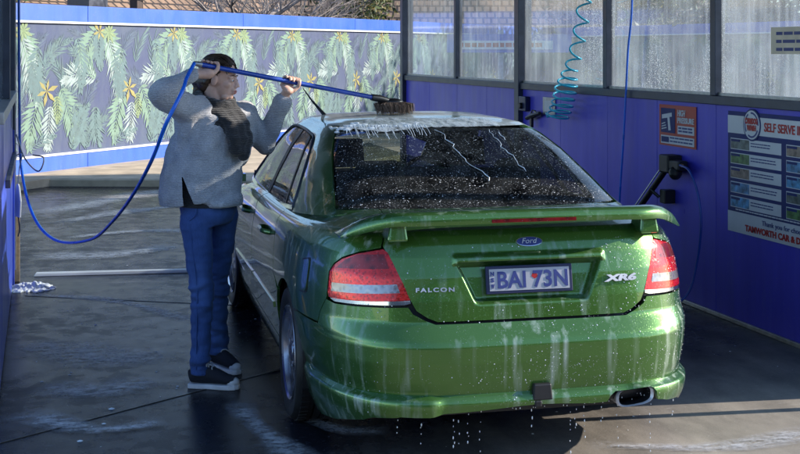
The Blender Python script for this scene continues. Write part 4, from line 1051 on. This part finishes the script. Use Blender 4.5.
# jumper
s_ = MB()
s_.tube([(-.062, 0, .985), (-.066, 0, 1.02), (-.062, 0, 1.10), (-.05, 0, 1.20), (-.03, 0, 1.30), (-.005, 0, 1.40), (.012, 0, 1.46), (.018, 0, 1.505)], [(.222, .205), (.228, .21), (.222, .205), (.212, .20), (.20, .195), (.175, .19), (.14, .165), (.075, .085)], 28)
s_.ball((.06, -.10, .99), (.10, .10, .045)); s_.ball((.10, -.04, 1.0), (.075, .12, .065))
s_.capsule(SHn+Vector((.02, .03, -.01)), SHn, .10, .085, 16); s_.capsule(SHn, ELn, .080, .062, 16); s_.capsule(ELn, ELn*.36+WRn*.64, .062, .046, 16); s_.capsule(ELn*.4+WRn*.6, WRn+(ELn-WRn)*.10, .044, .040, 14)
s_.capsule(SHf+Vector((-.02, -.03, -.01)), SHf, .10, .088, 16); s_.capsule(SHf, ELf, .078, .064, 16); s_.capsule(ELf, ELf*.4+WRf*.6, .064, .052, 16); s_.capsule(ELf*.4+WRf*.6, WRf+(ELf-WRf)*.16, .050, .050, 14)
s_.capsule((-.10, -.11, 1.42), (-.14, -.08, 1.22), .085, .08, 14); s_.capsule(SHf+Vector((0, 0, -.02)), (.12, .10, 1.25), .08, .09)
def sfold(c):
    return mnoise.noise(Vector((c.x*7+c.z*5, c.y*7, c.z*3.0)))*.019+mnoise.noise(Vector((c.x*16, c.y*16, c.z*9)))*.005+mnoise.noise(c*55)*.0022
def scut(c):
    if c.z < .972: return True
    if c.y > -.03: return False
    t_ = (1.155-c.z)/.20
    return t_ > 0 and abs(c.x-(-.135+.05*t_)) < .036*t_
organic('jumper', s_, .009, 4, M['jumper'], person, disp=sfold, cut=scut)
# scarf: thick loop round the neck and a hanging drape
k_ = MB()
def loop(cx, cy, cz, rx, ry, dz, r, ph=0., n=22):
    pts = [(cx+rx*cos(2*pi*i/n+ph), cy+ry*sin(2*pi*i/n+ph), cz-dz*(.5+.5*cos(2*pi*i/n+ph-math.atan2(fwd.y, fwd.x)))) for i in range(n+1)]
    k_.tube(pts, [r*(1+.12*sin(3.1*i)) for i in range(n+1)], 10, cap=False)
    return pts
for P in ((.018, -.01, 1.575, .090, .090, .060, .030), (.024, -.016, 1.545, .108, .108, .085, .034), (.030, -.022, 1.518, .120, .120, .125, .036)):
    pts = loop(*P)
    for q0, q1 in zip(pts[:-1], pts[1:]): k_.capsule(q0, q1, P[6], P[6], 8)
for off, zb, r in ((-.040, 1.285, .038), (.040, 1.255, .038), (0, 1.29, .044)):
    sd_ = Vector((-fwd.y, fwd.x, 0))*off; c1 = Vector((.02, 0, 0))+fwd*.185
    P = [Vector((.02, 0, 1.47))+fwd*.10+sd_*1.5, c1+sd_*1.15+Z*1.40, c1+fwd*.02+sd_+Z*1.33, c1+fwd*.015+sd_*.7+Z*zb]
    for q0, q1 in zip(P[:-1], P[1:]): k_.capsule(q0, q1, r, r*.92, 10)
organic('scarf', k_, .008, 2, M['scarf'], person, disp=lambda c: mnoise.noise(c*38)*.005+mnoise.noise(Vector((c.x*10, c.y*10, c.z*30)))*.010)
# shoes
def shoe(heel, toe):
    heel = Vector(heel); toe = Vector(toe); d = (toe-heel); L = d.length; d.normalize(); sdv = Vector((-d.y, d.x, 0))
    prof = [(-.02, .026), (-.012, .034), (.03, .036), (.10, .034), (.16, .043), (.21, .044), (.245, .034), (.262, .016)]
    poly = [(x, w_) for x, w_ in prof]+[(x, -w_) for x, w_ in prof[::-1]]
    so_ = MB(); so_.prism(poly, 0, .026, (heel, d, sdv)); sole = so_.build('shoe', M['solewhite'], person, bevel=.007)
    u_ = MB()
    u_.tube([heel+d*x+Z*(.03+hh/2) for x, hh in ((-.012, .06), (.03, .085), (.09, .088), (.14, .070), (.19, .045), (.235, .036))], [(h2/2+.004, w2+.003) for h2, w2 in ((.06, .024), (.085, .034), (.088, .036), (.070, .039), (.045, .040), (.036, .026))], 16, up=(0, 0, 1))
    u_.build('canvas_upper', M['canvas'], sole, 60)
    t_ = MB(); t_.ball(heel+d*.226+Z*.036, (.036, .036, .028), 14, 8, Matrix((d, sdv, Z)).transposed().to_4x4()); t_.build('toe_cap', M['solewhite'], sole, 60)
    for i in range(6):
        x = .095+.018*i; hh = .128-.0125*i-.0006*i*i; c = heel+d*x+Z*hh
        l_ = MB(); l_.tube(bez([c-sdv*.024-Z*.010+d*.004, c-sdv*.010, c+sdv*.010+d*.006, c+sdv*.024-Z*.010+d*.010], 4), .0032, 6); l_.build('lace', M['solewhite'], sole, 60)
    l_ = MB(); c = heel+d*.088+Z*.134
    for sg in (-1, 1): l_.tube(bez([c, c+sdv*sg*.022+Z*.012, c+sdv*sg*.030-Z*.012, c+sdv*sg*.012-Z*.004], 5), .003, 6)
    l_.build('lace', M['solewhite'], sole, 60)
shoe((-.088, -.120, 0), (.115, -.15, 0)); shoe((-.045, .335, 0), (.085, .19, 0))

# ------------------------------------------------------------------ brush with long pole, on the roof; hose to its end
BR = HDn+(HDf-HDn)*2.28
brush = thing('wash_brush', 'long blue pole brush with shaggy head resting on the car roof', 'brush', PM @ Vector((HDn.x, HDn.y, 0)), -CAM_YAW)
o0 = Vector((HDn.x, HDn.y, 0))
m = MB(); m.tube([HDn-pdir*.045-o0, HDn+(BR-HDn)*.93-o0], .0135, 12); m.build('pole', M['pole_blue'], brush, 60)
m = MB(); m.tube([HDn-pdir*.085-o0, HDn-pdir*.04-o0], [.011, .017], 10); m.build('hose_fitting', M['steel'], brush, 60)
m = MB(); e0 = HDn+(BR-HDn)*.91; m.tube([e0-o0, e0+pdir*.06-o0, e0+pdir*.12-Z*.004-o0], [.019, .022, .018], 10); m.build('socket', M['black'], brush, 60)
hd = BR+Vector((.035, .02, -.012)); m = MB(); m.ball(hd-o0, (.066, .042, .022), 14, 8); m.build('head_block', M['black'], brush, 60)
M['bristle'] = pmat('bristle', (.17, .11, .08), .8, var=.7, vs=60)
m = MB()
for i in range(900):
    a_ = rnd.uniform(0, 2*pi); r_ = math.sqrt(rnd.random()); d_ = Vector((cos(a_)*r_, sin(a_)*r_, 0)); p0 = hd+Vector((d_.x*.066, d_.y*.042, .006*(1-r_)))
    p2 = p0+Vector((d_.x*.04+.02+rnd.uniform(-.012, .012), d_.y*.05+rnd.uniform(-.012, .012), -.062+rnd.uniform(-.012, .012)))
    p1 = (p0+p2)/2+Vector((d_.x*.03, d_.y*.03, .020*r_)); pts = [p0-o0, p1-o0, p2-o0]; wv = Vector((rnd.uniform(-1, 1), rnd.uniform(-1, 1), 0)).normalized()*.0022
    m.add([pts[0]-wv, pts[0]+wv, pts[1]+wv, pts[1]-wv, pts[2]+wv*.4, pts[2]-wv*.4], [(0, 1, 2, 3), (3, 2, 4, 5)])
tag(m.build('bristles', M['bristle'], brush, recalc=False), kind='stuff')
# ------------------------------------------------------------------ hoses
def hose(name, label, pts, r, mat, n=10, cat='hose'):
    m = MB(); o = Vector(pts[0]); m.tube([p-o for p in bez(pts, n)], r, 8); ob = m.build(name, mat, None, 60); ob.location = o; return tag(ob, label, cat)
hs = PM @ (HDn-pdir*.08)
hose('brush_hose', 'thick blue hose looping from the brush pole to the left wall post', [hs, (.735, 6.62, 1.67), (.699, 6.518, 1.601), (.617, 6.50, 1.44), (.572, 6.804, 1.233), (.513, 7.444, .973), (.437, 8.142, .735), (.338, 8.742, .547), (.153, 9.314, .451), (.012, 9.69, .50), (-.085, 10.01, .67), (-.142, 10.24, .966), (-.152, 10.30, 1.42), (-.155, 10.30, 1.9), (-.16, 10.30, 3.1)], .0105, M['hose_blue'])
# coiled teal air hose
def coil():
    axis = [(4.30, 9.52, 3.05), (4.30, 9.56, 2.45), (4.30, 9.579, 2.188), (4.30, 9.659, 1.967), (4.30, 9.76, 1.768), (4.30, 9.864, 1.633), (4.30, 9.948, 1.496), (4.30, 10.034, 1.348), (4.30, 10.15, 1.22)]
    A_ = bez(axis, 40); out = []; ph = 0.; N_ = len(A_)
    for i, p in enumerate(A_):
        t = i/N_; pitch = .17 if t < .48 else .17-(t-.48)/.2*.10 if t < .68 else .068
        step = (A_[min(i+1, N_-1)]-A_[max(i-1, 0)]).length/2
        k = max(1, int(step/pitch*14)+1)
        for q in range(k):
            ph += 2*pi*step/pitch/k; pp = p.lerp(A_[min(i+1, N_-1)], q/k); r = .055 if t < .6 else .055+.04*min(1, (t-.6)/.15)
            out.append(pp+Vector((cos(ph)*r, sin(ph)*r, sin(ph*1.0)*.02)))
    return out
cp = coil(); m = MB(); m.tube(cp+[cp[-1]+Vector((.03, .1, .03)), Vector((4.40, 10.62, 1.24))], .0085, 7); tag(m.build('coiled_hose', M['hose_teal'], None, 70), 'teal coiled air hose hanging in front of the bay windows', 'hose')
hose('hanging_hose', 'thin blue hose hanging straight down in front of the bay wall', [(4.40, 8.90, 3.1), (4.40, 8.906, 2.204), (4.40, 8.975, 1.818), (4.40, 9.01, 1.506), (4.395, 9.045, 1.113), (4.39, 9.098, .677), (4.38, 9.12, .25), (4.30, 9.05, .03)], .0085, M['hose_blue'])
hose('lance_hose', 'thin blue hose curving down from the brush holder below the red sign', [(4.36, 8.10, 1.0), (4.35, 8.02, 1.0), (4.34, 7.891, .97), (4.36, 7.815, .818), (4.36, 7.774, .617), (4.36, 7.829, .355), (4.30, 7.846, .14), (4.15, 7.85, .03)], .0085, pmat('hose_navy', (.012, .06, .36), .35, coat=.3))
# ------------------------------------------------------------------ wall fittings
def wp(y, z, off=.0): return Vector((XW-off, y, z))
AX, AY = Vector((0, -1, 0)), Vector((0, 0, 1))
ln = thing('parked_lance', 'black wash lance leaning in its clamp on the bay wall below the red sign', 'lance', (4.3, 8.3, 0))
lo = Vector((4.3, 8.3, 0))
m = MB(); m.tube([Vector((4.375, 8.30, .955))-lo, Vector((4.30, 8.545, .67))-lo, Vector((4.24, 8.75, .43))-lo], [.022, .022, .020], 10); m.build('grip_tube', M['black'], ln, 60)
m = MB(); m.tube([Vector((4.335, 8.33, .945))-lo, Vector((4.262, 8.575, .66))-lo], .006, 6); m.build('steel_rod', M['steel'], ln, 60)
m = MB(); m.box(4.33-lo.x, 4.449-lo.x, 8.20-lo.y, 8.34-lo.y, .93, 1.06); m.box(4.34-lo.x, 4.42-lo.x, 8.06-lo.y, 8.22-lo.y, .96, 1.03); m.ball((4.36-lo.x, 8.14-lo.y, .94), .05); m.build('clamp', M['black'], ln, bevel=.012)
m = MB(); m.box(4.36-lo.x, 4.449-lo.x, 8.30-lo.y, 8.38-lo.y, .70, .80); m.tube([Vector((4.36, 8.38, .74))-lo, Vector((4.30, 8.42, .80))-lo], .014, 6); m.build('lower_clamp', M['black'], ln, bevel=.01)
m = MB(); m.tube([Vector((4.37, 8.12, 1.0))-lo, Vector((4.36, 8.04, 1.0))-lo], .014, 8); m.build('hose_nut', pmat('brass', (.5, .36, .15), .35, .9), ln, 60)
bx = thing('switch_box', 'small dark blue switch box beside the grey wall post', 'switch box', (XW-.001, 11.23, 1.31))
m = MB(); m.box(-.05, 0, -.09, .09, -.07, .07); m.build('case', M['navy'], bx, bevel=.008)
m = MB(); m.lathe([(.0, -.028), (.026, -.026), (.030, 0)], (-.05, 0, -.02), (1, 0, 0), 16); m.build('knob', M['black'], bx, 50)
np_ = thing('air_plate', 'pale metal plate behind the coiled teal hose', 'wall plate', (XW-.001, 10.66, 1.31))
m = MB(); m.box(-.012, 0, -.14, .14, -.08, .08); m.build('plate', M['steel'], np_, bevel=.003)
m = MB(); m.box(-.016, -.0125, -.09, .09, -.05, .05); m.build('label', M['white_print'], np_)
ng = thing('air_nozzle', 'black air nozzle hung beside the coiled teal hose', 'nozzle', (4.40, 10.9, 1.2))
m = MB(); m.tube([(0, .2, -.02), (0, .05, .01), (0, -.12, .04)], [.02, .028, .016], 8); m.box(-.012, .012, .06, .10, -.1, .0); m.build('body', M['black'], ng, 40)
m = MB(); m.tube([(0, .1, .02), (0, .06, .06), (0, -.02, .055)], .007, 6); m.build('trigger', M['black'], ng, 60)
m = MB(); m.box(.0, .05, -.03, .03, .0, .05); m.build('hook', M['steel'], ng)

# red HIGH PRESSURE sign
hpx = thing('pressure_sign', 'red HIGH PRESSURE sign on the blue bay wall', 'sign', wp(8.54, 1.415, .001))
O0 = Vector((-.004, 0, 0))
def quad(nm, par, x0, x1, z0, z1, h, mat, org=Vector((0, 0, 0))):
    m = MB(); m.prism([(x0, z0), (x1, z0), (x1, z1), (x0, z1)], h-.0015, h, (org, AX, AY)); return m.build(nm, mat, par)
quad('sign_board', hpx, 0, .55, -.30, 0, .006, M['red_print'])
quad('picture', hpx, .03, .245, -.205, -.025, .009, M['navy_print'])
m = MB(); m.prism([(.05, -.075), (.20, -.055), (.20, -.085), (.165, -.088), (.185, -.185), (.150, -.188), (.135, -.095), (.05, -.105)], .0095, .011, (Vector((0, 0, 0)), AX, AY)); m.build('spray_gun_print', M['white_print'], hpx)
m = MB()
for k in range(3): m.prism([(.045, -.14-.018*k), (.10+.01*k, -.128-.018*k), (.10+.01*k, -.136-.018*k), (.045, -.148-.018*k)], .0095, .011, (Vector((0, 0, 0)), AX, AY))
tag(m.build('spray_print', M['white_print'], hpx), kind='stuff')
text('lettering', 'HIGH', M['white_print'], hpx, (-.010, -.285, -.075), AX, AY, .062, width=.115, bold=.002, shear=.15)
text('lettering', 'PRESSURE', M['white_print'], hpx, (-.010, -.285, -.125), AX, AY, .055, width=.24, bold=.002)
for z0, z1, x0 in ((-.205, -.145, .285), (-.285, -.225, .03)):
    quad('text_box', hpx, x0, .525, z0, z1, .009, M['white_print'])
def lines(par, x0, x1, zs, h, mat, th=.008):
    m = MB()
    for z in zs:
        x = x0
        while x < x1-.01:
            w_ = min(x1-x, rnd.uniform(.02, .06)*th/.008); m.prism([(x, z), (x+w_, z), (x+w_, z+th), (x, z+th)], h, h+.001, (Vector((0, 0, 0)), AX, AY)); x += w_+th*.7
    return tag(m.build('small_print', mat, par), kind='stuff')
lines(hpx, .30, .51, (-.168, -.19), .0095, M['bluetext'], .013); lines(hpx, .17, .51, (-.245, -.27), .0095, M['bluetext'], .011)
quad('picture', hpx, .04, .155, -.275, -.235, .0105, M['navy_print'])
# SELF SERVE sign
ss = thing('instruction_sign', 'large navy SELF SERVE instruction board on the blue bay wall', 'sign', wp(7.56, 1.41, .001))
W_, H2 = 1.36, .80
quad('sign_board', ss, 0, W_, -H2, 0, .006, M['navy_print'])
quad('title_band', ss, 0, W_, -.145, -.028, .008, M['white_print'])
quad('thanks_band', ss, 0, W_, -H2, -.665, .008, M['white_print'])
m = MB(); cc = (.30, -.080); m.prism([(cc[0]+.105*cos(k*pi/18), cc[1]+.105*sin(k*pi/18)) for k in range(36)], .008, .0105, (Vector((0, 0, 0)), AX, AY)); lg = m.build('round_logo', M['navy_print'], ss)
m = MB(); m.prism([(cc[0]+.094*cos(k*pi/18), cc[1]+.094*sin(k*pi/18)) for k in range(36)], .011, .0125, (Vector((0, 0, 0)), AX, AY)); m.build('logo_field', M['white_print'], lg)
m = MB(); n = 30
for k in range(n):
    a0, a1 = 2*pi*k/n, 2*pi*(k+1)/n
    if k % 10 > 7: continue
    m.prism([(cc[0]+r*cos(a), cc[1]+r*sin(a)) for r, a in ((.084, a0), (.084, a1), (.072, a1), (.072, a0))], .013, .014, (Vector((0, 0, 0)), AX, AY))
tag(m.build('logo_ring', M['bluetext'], lg), kind='stuff')
text('logo_lettering', 'CAR&DOG', M['redtext'], lg, (-.015, -.225, -.072), AX, AY, .05, width=.15, bold=.003); text('logo_lettering', 'WASH', M['redtext'], lg, (-.015, -.245, -.115), AX, AY, .046, width=.11, bold=.003)
text('lettering', 'SELF SERVE INSTRUCTIONS', M['redtext'], ss, (-.011, -.445, -.112), AX, AY, .078, width=.86, bold=.0015)
pics = [pmat('picture_print_%d' % i, c, .4, var=.75, vs=22) for i, c in enumerate([(.12, .14, .13), (.10, .20, .07), (.22, .16, .13), (.09, .22, .40), (.08, .25, .45)])]
for col, x0 in enumerate((.035, .69)):
    for r_ in range(5):
        z1 = -.178-r_*.096; z0 = z1-.074
        quad('text_box', ss, x0, x0+.60, z0, z1, .0085, M['white_print']); quad('picture', ss, x0+.006, x0+.23, z0+.005, z1-.005, .0105, pics[(r_+col*2) % 5])
        quad('picture_caption', ss, x0+.012, x0+.12, z1-.022, z1-.007, .0125, M['navy_print'])
        lines(ss, x0+.25, x0+.25+rnd.uniform(.2, .33), (z1-.026, z1-.044), .0095, M['bluetext'], .007)
lines(ss, .10, 1.25, (-.652,), .0085, M['white_print'], .008)
text('lettering', 'Thank you for choosing', M['bluetext'], ss, (-.011, -.42, -.715), AX, AY, .045, width=.52)
text('lettering', 'TAMWORTH CAR & DOG WASH', M['redtext'], ss, (-.011, -.22, -.775), AX, AY, .055, width=.92, bold=.002)
# orange-lettered sticker on the window near the sign, and a blue sign beyond the wall
st2 = thing('window_sticker', 'small tan sticker on the milky window above the instruction board', 'sticker', (XW+.018, 7.08, 1.96))
quad('sticker_sheet', st2, 0, .5, -.17, 0, .002, pmat('tan_print', (.75, .62, .48), .5)); lines(st2, .06, .46, (-.05, -.10, -.15), .002, M['bluetext'], .02)
fs = thing('forecourt_sign', 'blue sign with a white name board seen through the bay windows', 'sign', (8.2, 22.0, 0), -.25)
m = MB(); m.box(-.05, .05, -.05, .05, 0, 2.2); m.build('pole', M['steel'], fs)
m = MB(); m.box(-1.0, 1.3, -.12, -.052, 1.78, 2.12); m.build('board', M['fenceblue'], fs)
m = MB(); m.box(-.85, .95, -.135, -.122, 1.84, 2.0); nb = m.build('name_board', M['white'], fs)
m = MB(); x = -.78
for k in range(12):
    w_ = rnd.uniform(.07, .13); m.box(x, x+w_, -.138, -.1355, 1.88, 1.96); x += w_+.03
tag(m.build('small_print', M['redtext'], nb), kind='stuff')
# shade pole standing in the bay mouth
pb = thing('downpipe', 'thin steel downpipe at the mouth of the bay', 'pipe', (4.42, 5.50, 0))
m = MB(); m.tube([(0, 0, .02), (0, 0, 3.3)], .03, 10); m.build('pipe', M['steel'], pb, 60)
m = MB(); m.box(-.06, .06, -.06, .06, 0, .02); m.build('foot', M['steel'], pb)

# ------------------------------------------------------------------ soap and water
def octa(m, p, n_, r, flat=.5):
    n_ = Vector(n_).normalized(); a_ = n_.orthogonal().normalized(); c_ = n_.cross(a_); p = Vector(p); k = 6
    vs = [p+n_*r*flat]+[p+(a_*cos(2*pi*i/k)+c_*sin(2*pi*i/k))*r for i in range(k)]; m.add(vs, [(0, 1+i, 1+(i+1) % k) for i in range(k)])
def scatter(S, n, fu, fv, rr, dens=lambda P: 1., off=.001):
    m = MB(); c = 0; tr = 0
    while c < n and tr < n*20:
        tr += 1; u, v = fu(), fv(); P = S(np.array([u]), np.array([v]))[0]
        if rnd.random() > dens(P): continue
        e = .004; N_ = np.cross(S(np.array([u+e]), np.array([v]))[0]-S(np.array([u-e]), np.array([v]))[0], S(np.array([u]), np.array([v+e]))[0]-S(np.array([u]), np.array([v-e]))[0]); N_ /= np.linalg.norm(N_)+1e-9
        octa(m, P+N_*off, N_, rr()); c += 1
    return m
dn = lambda k, t: (lambda P: 1. if mnoise.noise(Vector((P[0]*k, P[1]*k, P[2]*k)))+.5*mnoise.noise(Vector((P[0]*k*3, P[1]*k*3, P[2]*k*3))) > t else .12)
m = scatter(SG, 800, lambda: rnd.uniform(-.72, .72), lambda: .05+.72*rnd.random()**1.25, lambda: .0009+.0030*rnd.random()**3, dn(7, .05), -.003)
tag(m.build('soap_drops', M['drop'], car, 60, recalc=False), kind='stuff')
def inrec(P): return abs(P[0]) < .36 and .72 < P[2] < .95 and P[1] < .3
dd_ = dn(6, .0)
m = scatter(SA, 1200, lambda: rnd.uniform(-.3, .95) if rnd.random() < .8 else rnd.uniform(-.95, .2), lambda: rnd.uniform(.32, .99), lambda: .0007+.0022*rnd.random()**3, lambda P: 0. if inrec(P) else dd_(P)*(.35+.65*min(1, max(0, (P[0]+.2)/.6))))
tag(m.build('soap_drops', M['drop'], car, 60, recalc=False), kind='stuff')
# falling drops below the bumper
m = MB()
for x, zt, zb in ((-.36, .30, 0), (-.335, .30, .02), (-.245, .31, 0), (-.02, .30, .18), (.155, .31, .05), (.18, .32, .16), (.22, .32, .12), (.375, .31, .03), (.53, .27, .0), (-.6, .29, .2), (.64, .28, .2), (-.5, .29, .1), (-.30, .31, .15), (.30, .3, .18)):
    z = zt
    while z > zb+.01:
        r = rnd.uniform(.0018, .0036); m.ball((x+rnd.uniform(-.003, .003), .02+.05*abs(x)+rnd.uniform(-.01, .01), z), (r*.8, r*.8, r*rnd.uniform(1.1, 2.2)), 6, 4); z -= rnd.uniform(.012, .045)*(1.4-z)
for k in range(70):
    x = rnd.uniform(-.72, .72); r = rnd.uniform(.0015, .003); m.ball((x, .02+.2*x*x, .292+.03*rnd.random()), (r, r, r*1.5), 6, 4)
wd_ = m.build('falling_drops', M['drop'], None, 60, recalc=False); wd_.location = (CARX, CARY, 0); wd_.rotation_euler = (0, 0, -CARR); tag(wd_, 'rows of water drops falling below the rear bumper', 'water drops', kind='stuff')
# runs of foam on the rear glass and roof edge
def ong(x, v, off=0.): 
    u = SG.ux(x, v); P = SG(np.array([u]), np.array([v]))[0]; return Vector((P[0], P[1]-off, P[2]+off*.8))
m = MB()
for x0, v0, v1 in ((-.045, .79, .22), (.26, .78, .30), (.30, .74, .62)):
    P = []; x = x0; v = v0
    while v > v1: P.append(ong(x, v, .004)); v -= .03; x += rnd.uniform(-.018, .024)
    m.tube(P, [rnd.uniform(.0010, .0026) for _ in P], 5)
for k in range(44):
    x = -.53+.46*rnd.random()**1.0; vt = .842; vb = vt-rnd.uniform(.02, .16)*(1-abs((x+.30)/.32)**2*.6); P = [ong(x, vt, .008), ong(x+rnd.uniform(-.004, .004)-.004, (vt+vb)/2, .004), ong(x+rnd.uniform(-.006, .006)-.008, vb, .002)]
    m.tube(P, [.0022, .0014, rnd.uniform(.0010, .0022)], 5)
tag(m.build('foam_runs', M['soap'], car, 60), kind='stuff')
def film_mat():
    t = NT('soap_film'); n1 = t.noise(t.coord((1, .35, .35)), 34, 5, .65); n2 = t.noise(t.coord(), 5, 4)
    f = t.math('MULTIPLY', t.ramp(n1, (.36, 0.), (.58, .95)), t.ramp(n2, (.30, .25), (.55, 1.)))
    tr = t.n('BsdfTransparent'); t.set(Base_Color=(.80, .83, .85), Roughness=.35); t.bump(n1, .6, .006)
    mx = t.n('MixShader', _0=f, _1=tr.outputs[0], _2=t.b.outputs[0]); t.t.links.new(mx.outputs[0], t.o.inputs[0]); return t.m
xs_ = np.linspace(-.50, .34, 40); low = [(SG.ux(x, .80), .812-.05*max(0, 1-abs((x+.31)/.20))+.014*mnoise.noise(Vector((x*30, 0, 0)))) for x in xs_]
fo = patch('foam_film', SG, low+[(SG.ux(.36, .90), .93), (SG.ux(-.36, .90), .93)], film_mat(), car, .02, .01, .0, off=.006); fo['kind'] = 'stuff'
f_ = MB()
for k in range(40):
    x = rnd.uniform(-.57, -.50) if k < 14 else rnd.uniform(-.5, -.1); v = rnd.uniform(.76, .83) if k < 14 else rnd.uniform(.82, .88)
    f_.ball(ong(x, v, .0), (rnd.uniform(.010, .03), rnd.uniform(.015, .03), rnd.uniform(.005, .008)), 8, 6)
fo = organic('roof_foam', f_, .0045, 3, M['soap'], car, disp=lambda c: mnoise.noise(c*90)*.002); fo['kind'] = 'stuff'
# foam heap and blobs on the floor
h_ = MB()
for k in range(120):
    a_ = rnd.uniform(0, 2*pi); r_ = rnd.random()**.6; x, y = -.06+.17*r_*cos(a_), 10.05+.20*r_*sin(a_); h_.ball((x, y, .003), (rnd.uniform(.008, .035), rnd.uniform(.008, .035), (.008+.040*(1-r_))*rnd.uniform(.6, 1.3)), 8, 6)
fh = organic('foam_heap', h_, .0055, 2, M['soap'], None, disp=lambda c: mnoise.noise(c*40)*.006); tag(fh, 'heap of white soap foam at the foot of the left wall post', 'foam')
m = MB()
for k in range(900):
    x = rnd.uniform(-.15, 4.2); y = 5.2+6*rnd.random()**1.3
    if mnoise.noise(Vector((x*1.1, y*.9, 3)))+.3*rnd.random() < .18: continue
    r = .0015+.010*rnd.random()**5; octa(m, (x, y, .0012), (0, 0, 1), r, .35)
for x, y, r in ((.35, 6.55, .018), (.30, 6.30, .012), (.18, 6.05, .015)): octa(m, (x, y, .0012), (0, 0, 1), r, .4)
tag(m.build('floor_foam', M['soap'], None, 60, recalc=False), 'flecks of soap foam on the wet floor', 'foam', kind='stuff')
# soap smears on the wet floor; some are painted stand-ins for sunlit streaks
def smear_sun_mat():
    t = NT('soap_sun_smear'); n1 = t.noise(t.coord((1, 2.2, 1)), 9, 6, .7); n2 = t.noise(t.coord(), 60, 3, .6); uv = t.n('Attribute', {'attribute_name': 'edge'})
    f = t.math('MULTIPLY', t.ramp(t.math('ADD', t.math('MULTIPLY', n1, .75), t.math('MULTIPLY', n2, .25)), (.38, 0.), (.60, .95)), uv.outputs['Fac'])
    t.set(Base_Color=(.50, .51, .55), Roughness=.4); tr = t.n('BsdfTransparent'); mx = t.n('MixShader', _0=f, _1=tr.outputs[0], _2=t.b.outputs[0]); t.t.links.new(mx.outputs[0], t.o.inputs[0]); return t.m
M['smear_sun'] = smear_sun_mat()
sm_ = MB(); ev = []
for k, (pts, wd) in enumerate((([(-.10, 9.80), (.21, 9.62), (.42, 9.48), (.69, 9.14), (.89, 8.73), (1.03, 8.49)], .26), ([(-.1, 14.6), (.39, 15.15), (.82, 15.74), (1.35, 16.38), (1.9, 16.7)], .9), ([(.1, 13.7), (.75, 14.39), (1.33, 14.78), (2.2, 15.1)], .6),
    ([(-.15, 8.2), (.12, 7.93), (.46, 7.63), (.75, 7.69)], .8), ([(.98, 6.5), (.99, 6.17), (1.05, 5.82), (1.13, 5.4)], .30), ([(1.2, 6.3), (1.38, 5.89), (1.6, 5.8)], .22), ([(-.1, 11.6), (.6, 11.5), (1.3, 11.9)], .7), ([(2.4, 5.35), (3.0, 5.15), (3.6, 5.25)], .35), ([(0, 7.1), (.3, 6.9), (.6, 7.1)], .7), ([(.2, 12.6), (.9, 12.9), (1.8, 12.7)], .5), ([(-.1, 6.6), (.25, 6.2), (.6, 6.25)], .45))):
    P = bez([(x, y, 0) for x, y in pts], 10); n = len(P); b0 = len(sm_.v); nc = 9
    for i, p in enumerate(P):
        d = (P[min(i+1, n-1)]-P[max(i-1, 0)]).normalized(); q = Vector((-d.y, d.x, 0)); w_ = wd*(.6+.5*mnoise.noise(p*1.7+Vector((k, 0, 0))))
        for c in range(nc):
            s2 = c/(nc-1)*2-1; sm_.v.append(tuple(p+q*w_*s2*.5+Z*(.0022+.0006*k))); ev.append(max(0, 1-abs(s2)**1.5)*min(1, 6*i/n, 6*(n-1-i)/n))
    for i in range(n-1):
        for c in range(nc-1): a_ = b0+i*nc+c; sm_.f.append((a_, a_+1, a_+nc+1, a_+nc)); sm_.mi.append(0)
so2 = sm_.build('floor_soap_sun_smears', M['smear_sun'], None)
at = so2.data.attributes.new('edge', 'FLOAT', 'POINT'); at.data.foreach_set('value', ev)
tag(so2, 'thin pale soap smears and painted sun streaks on the wet floor', 'soap', kind='stuff')
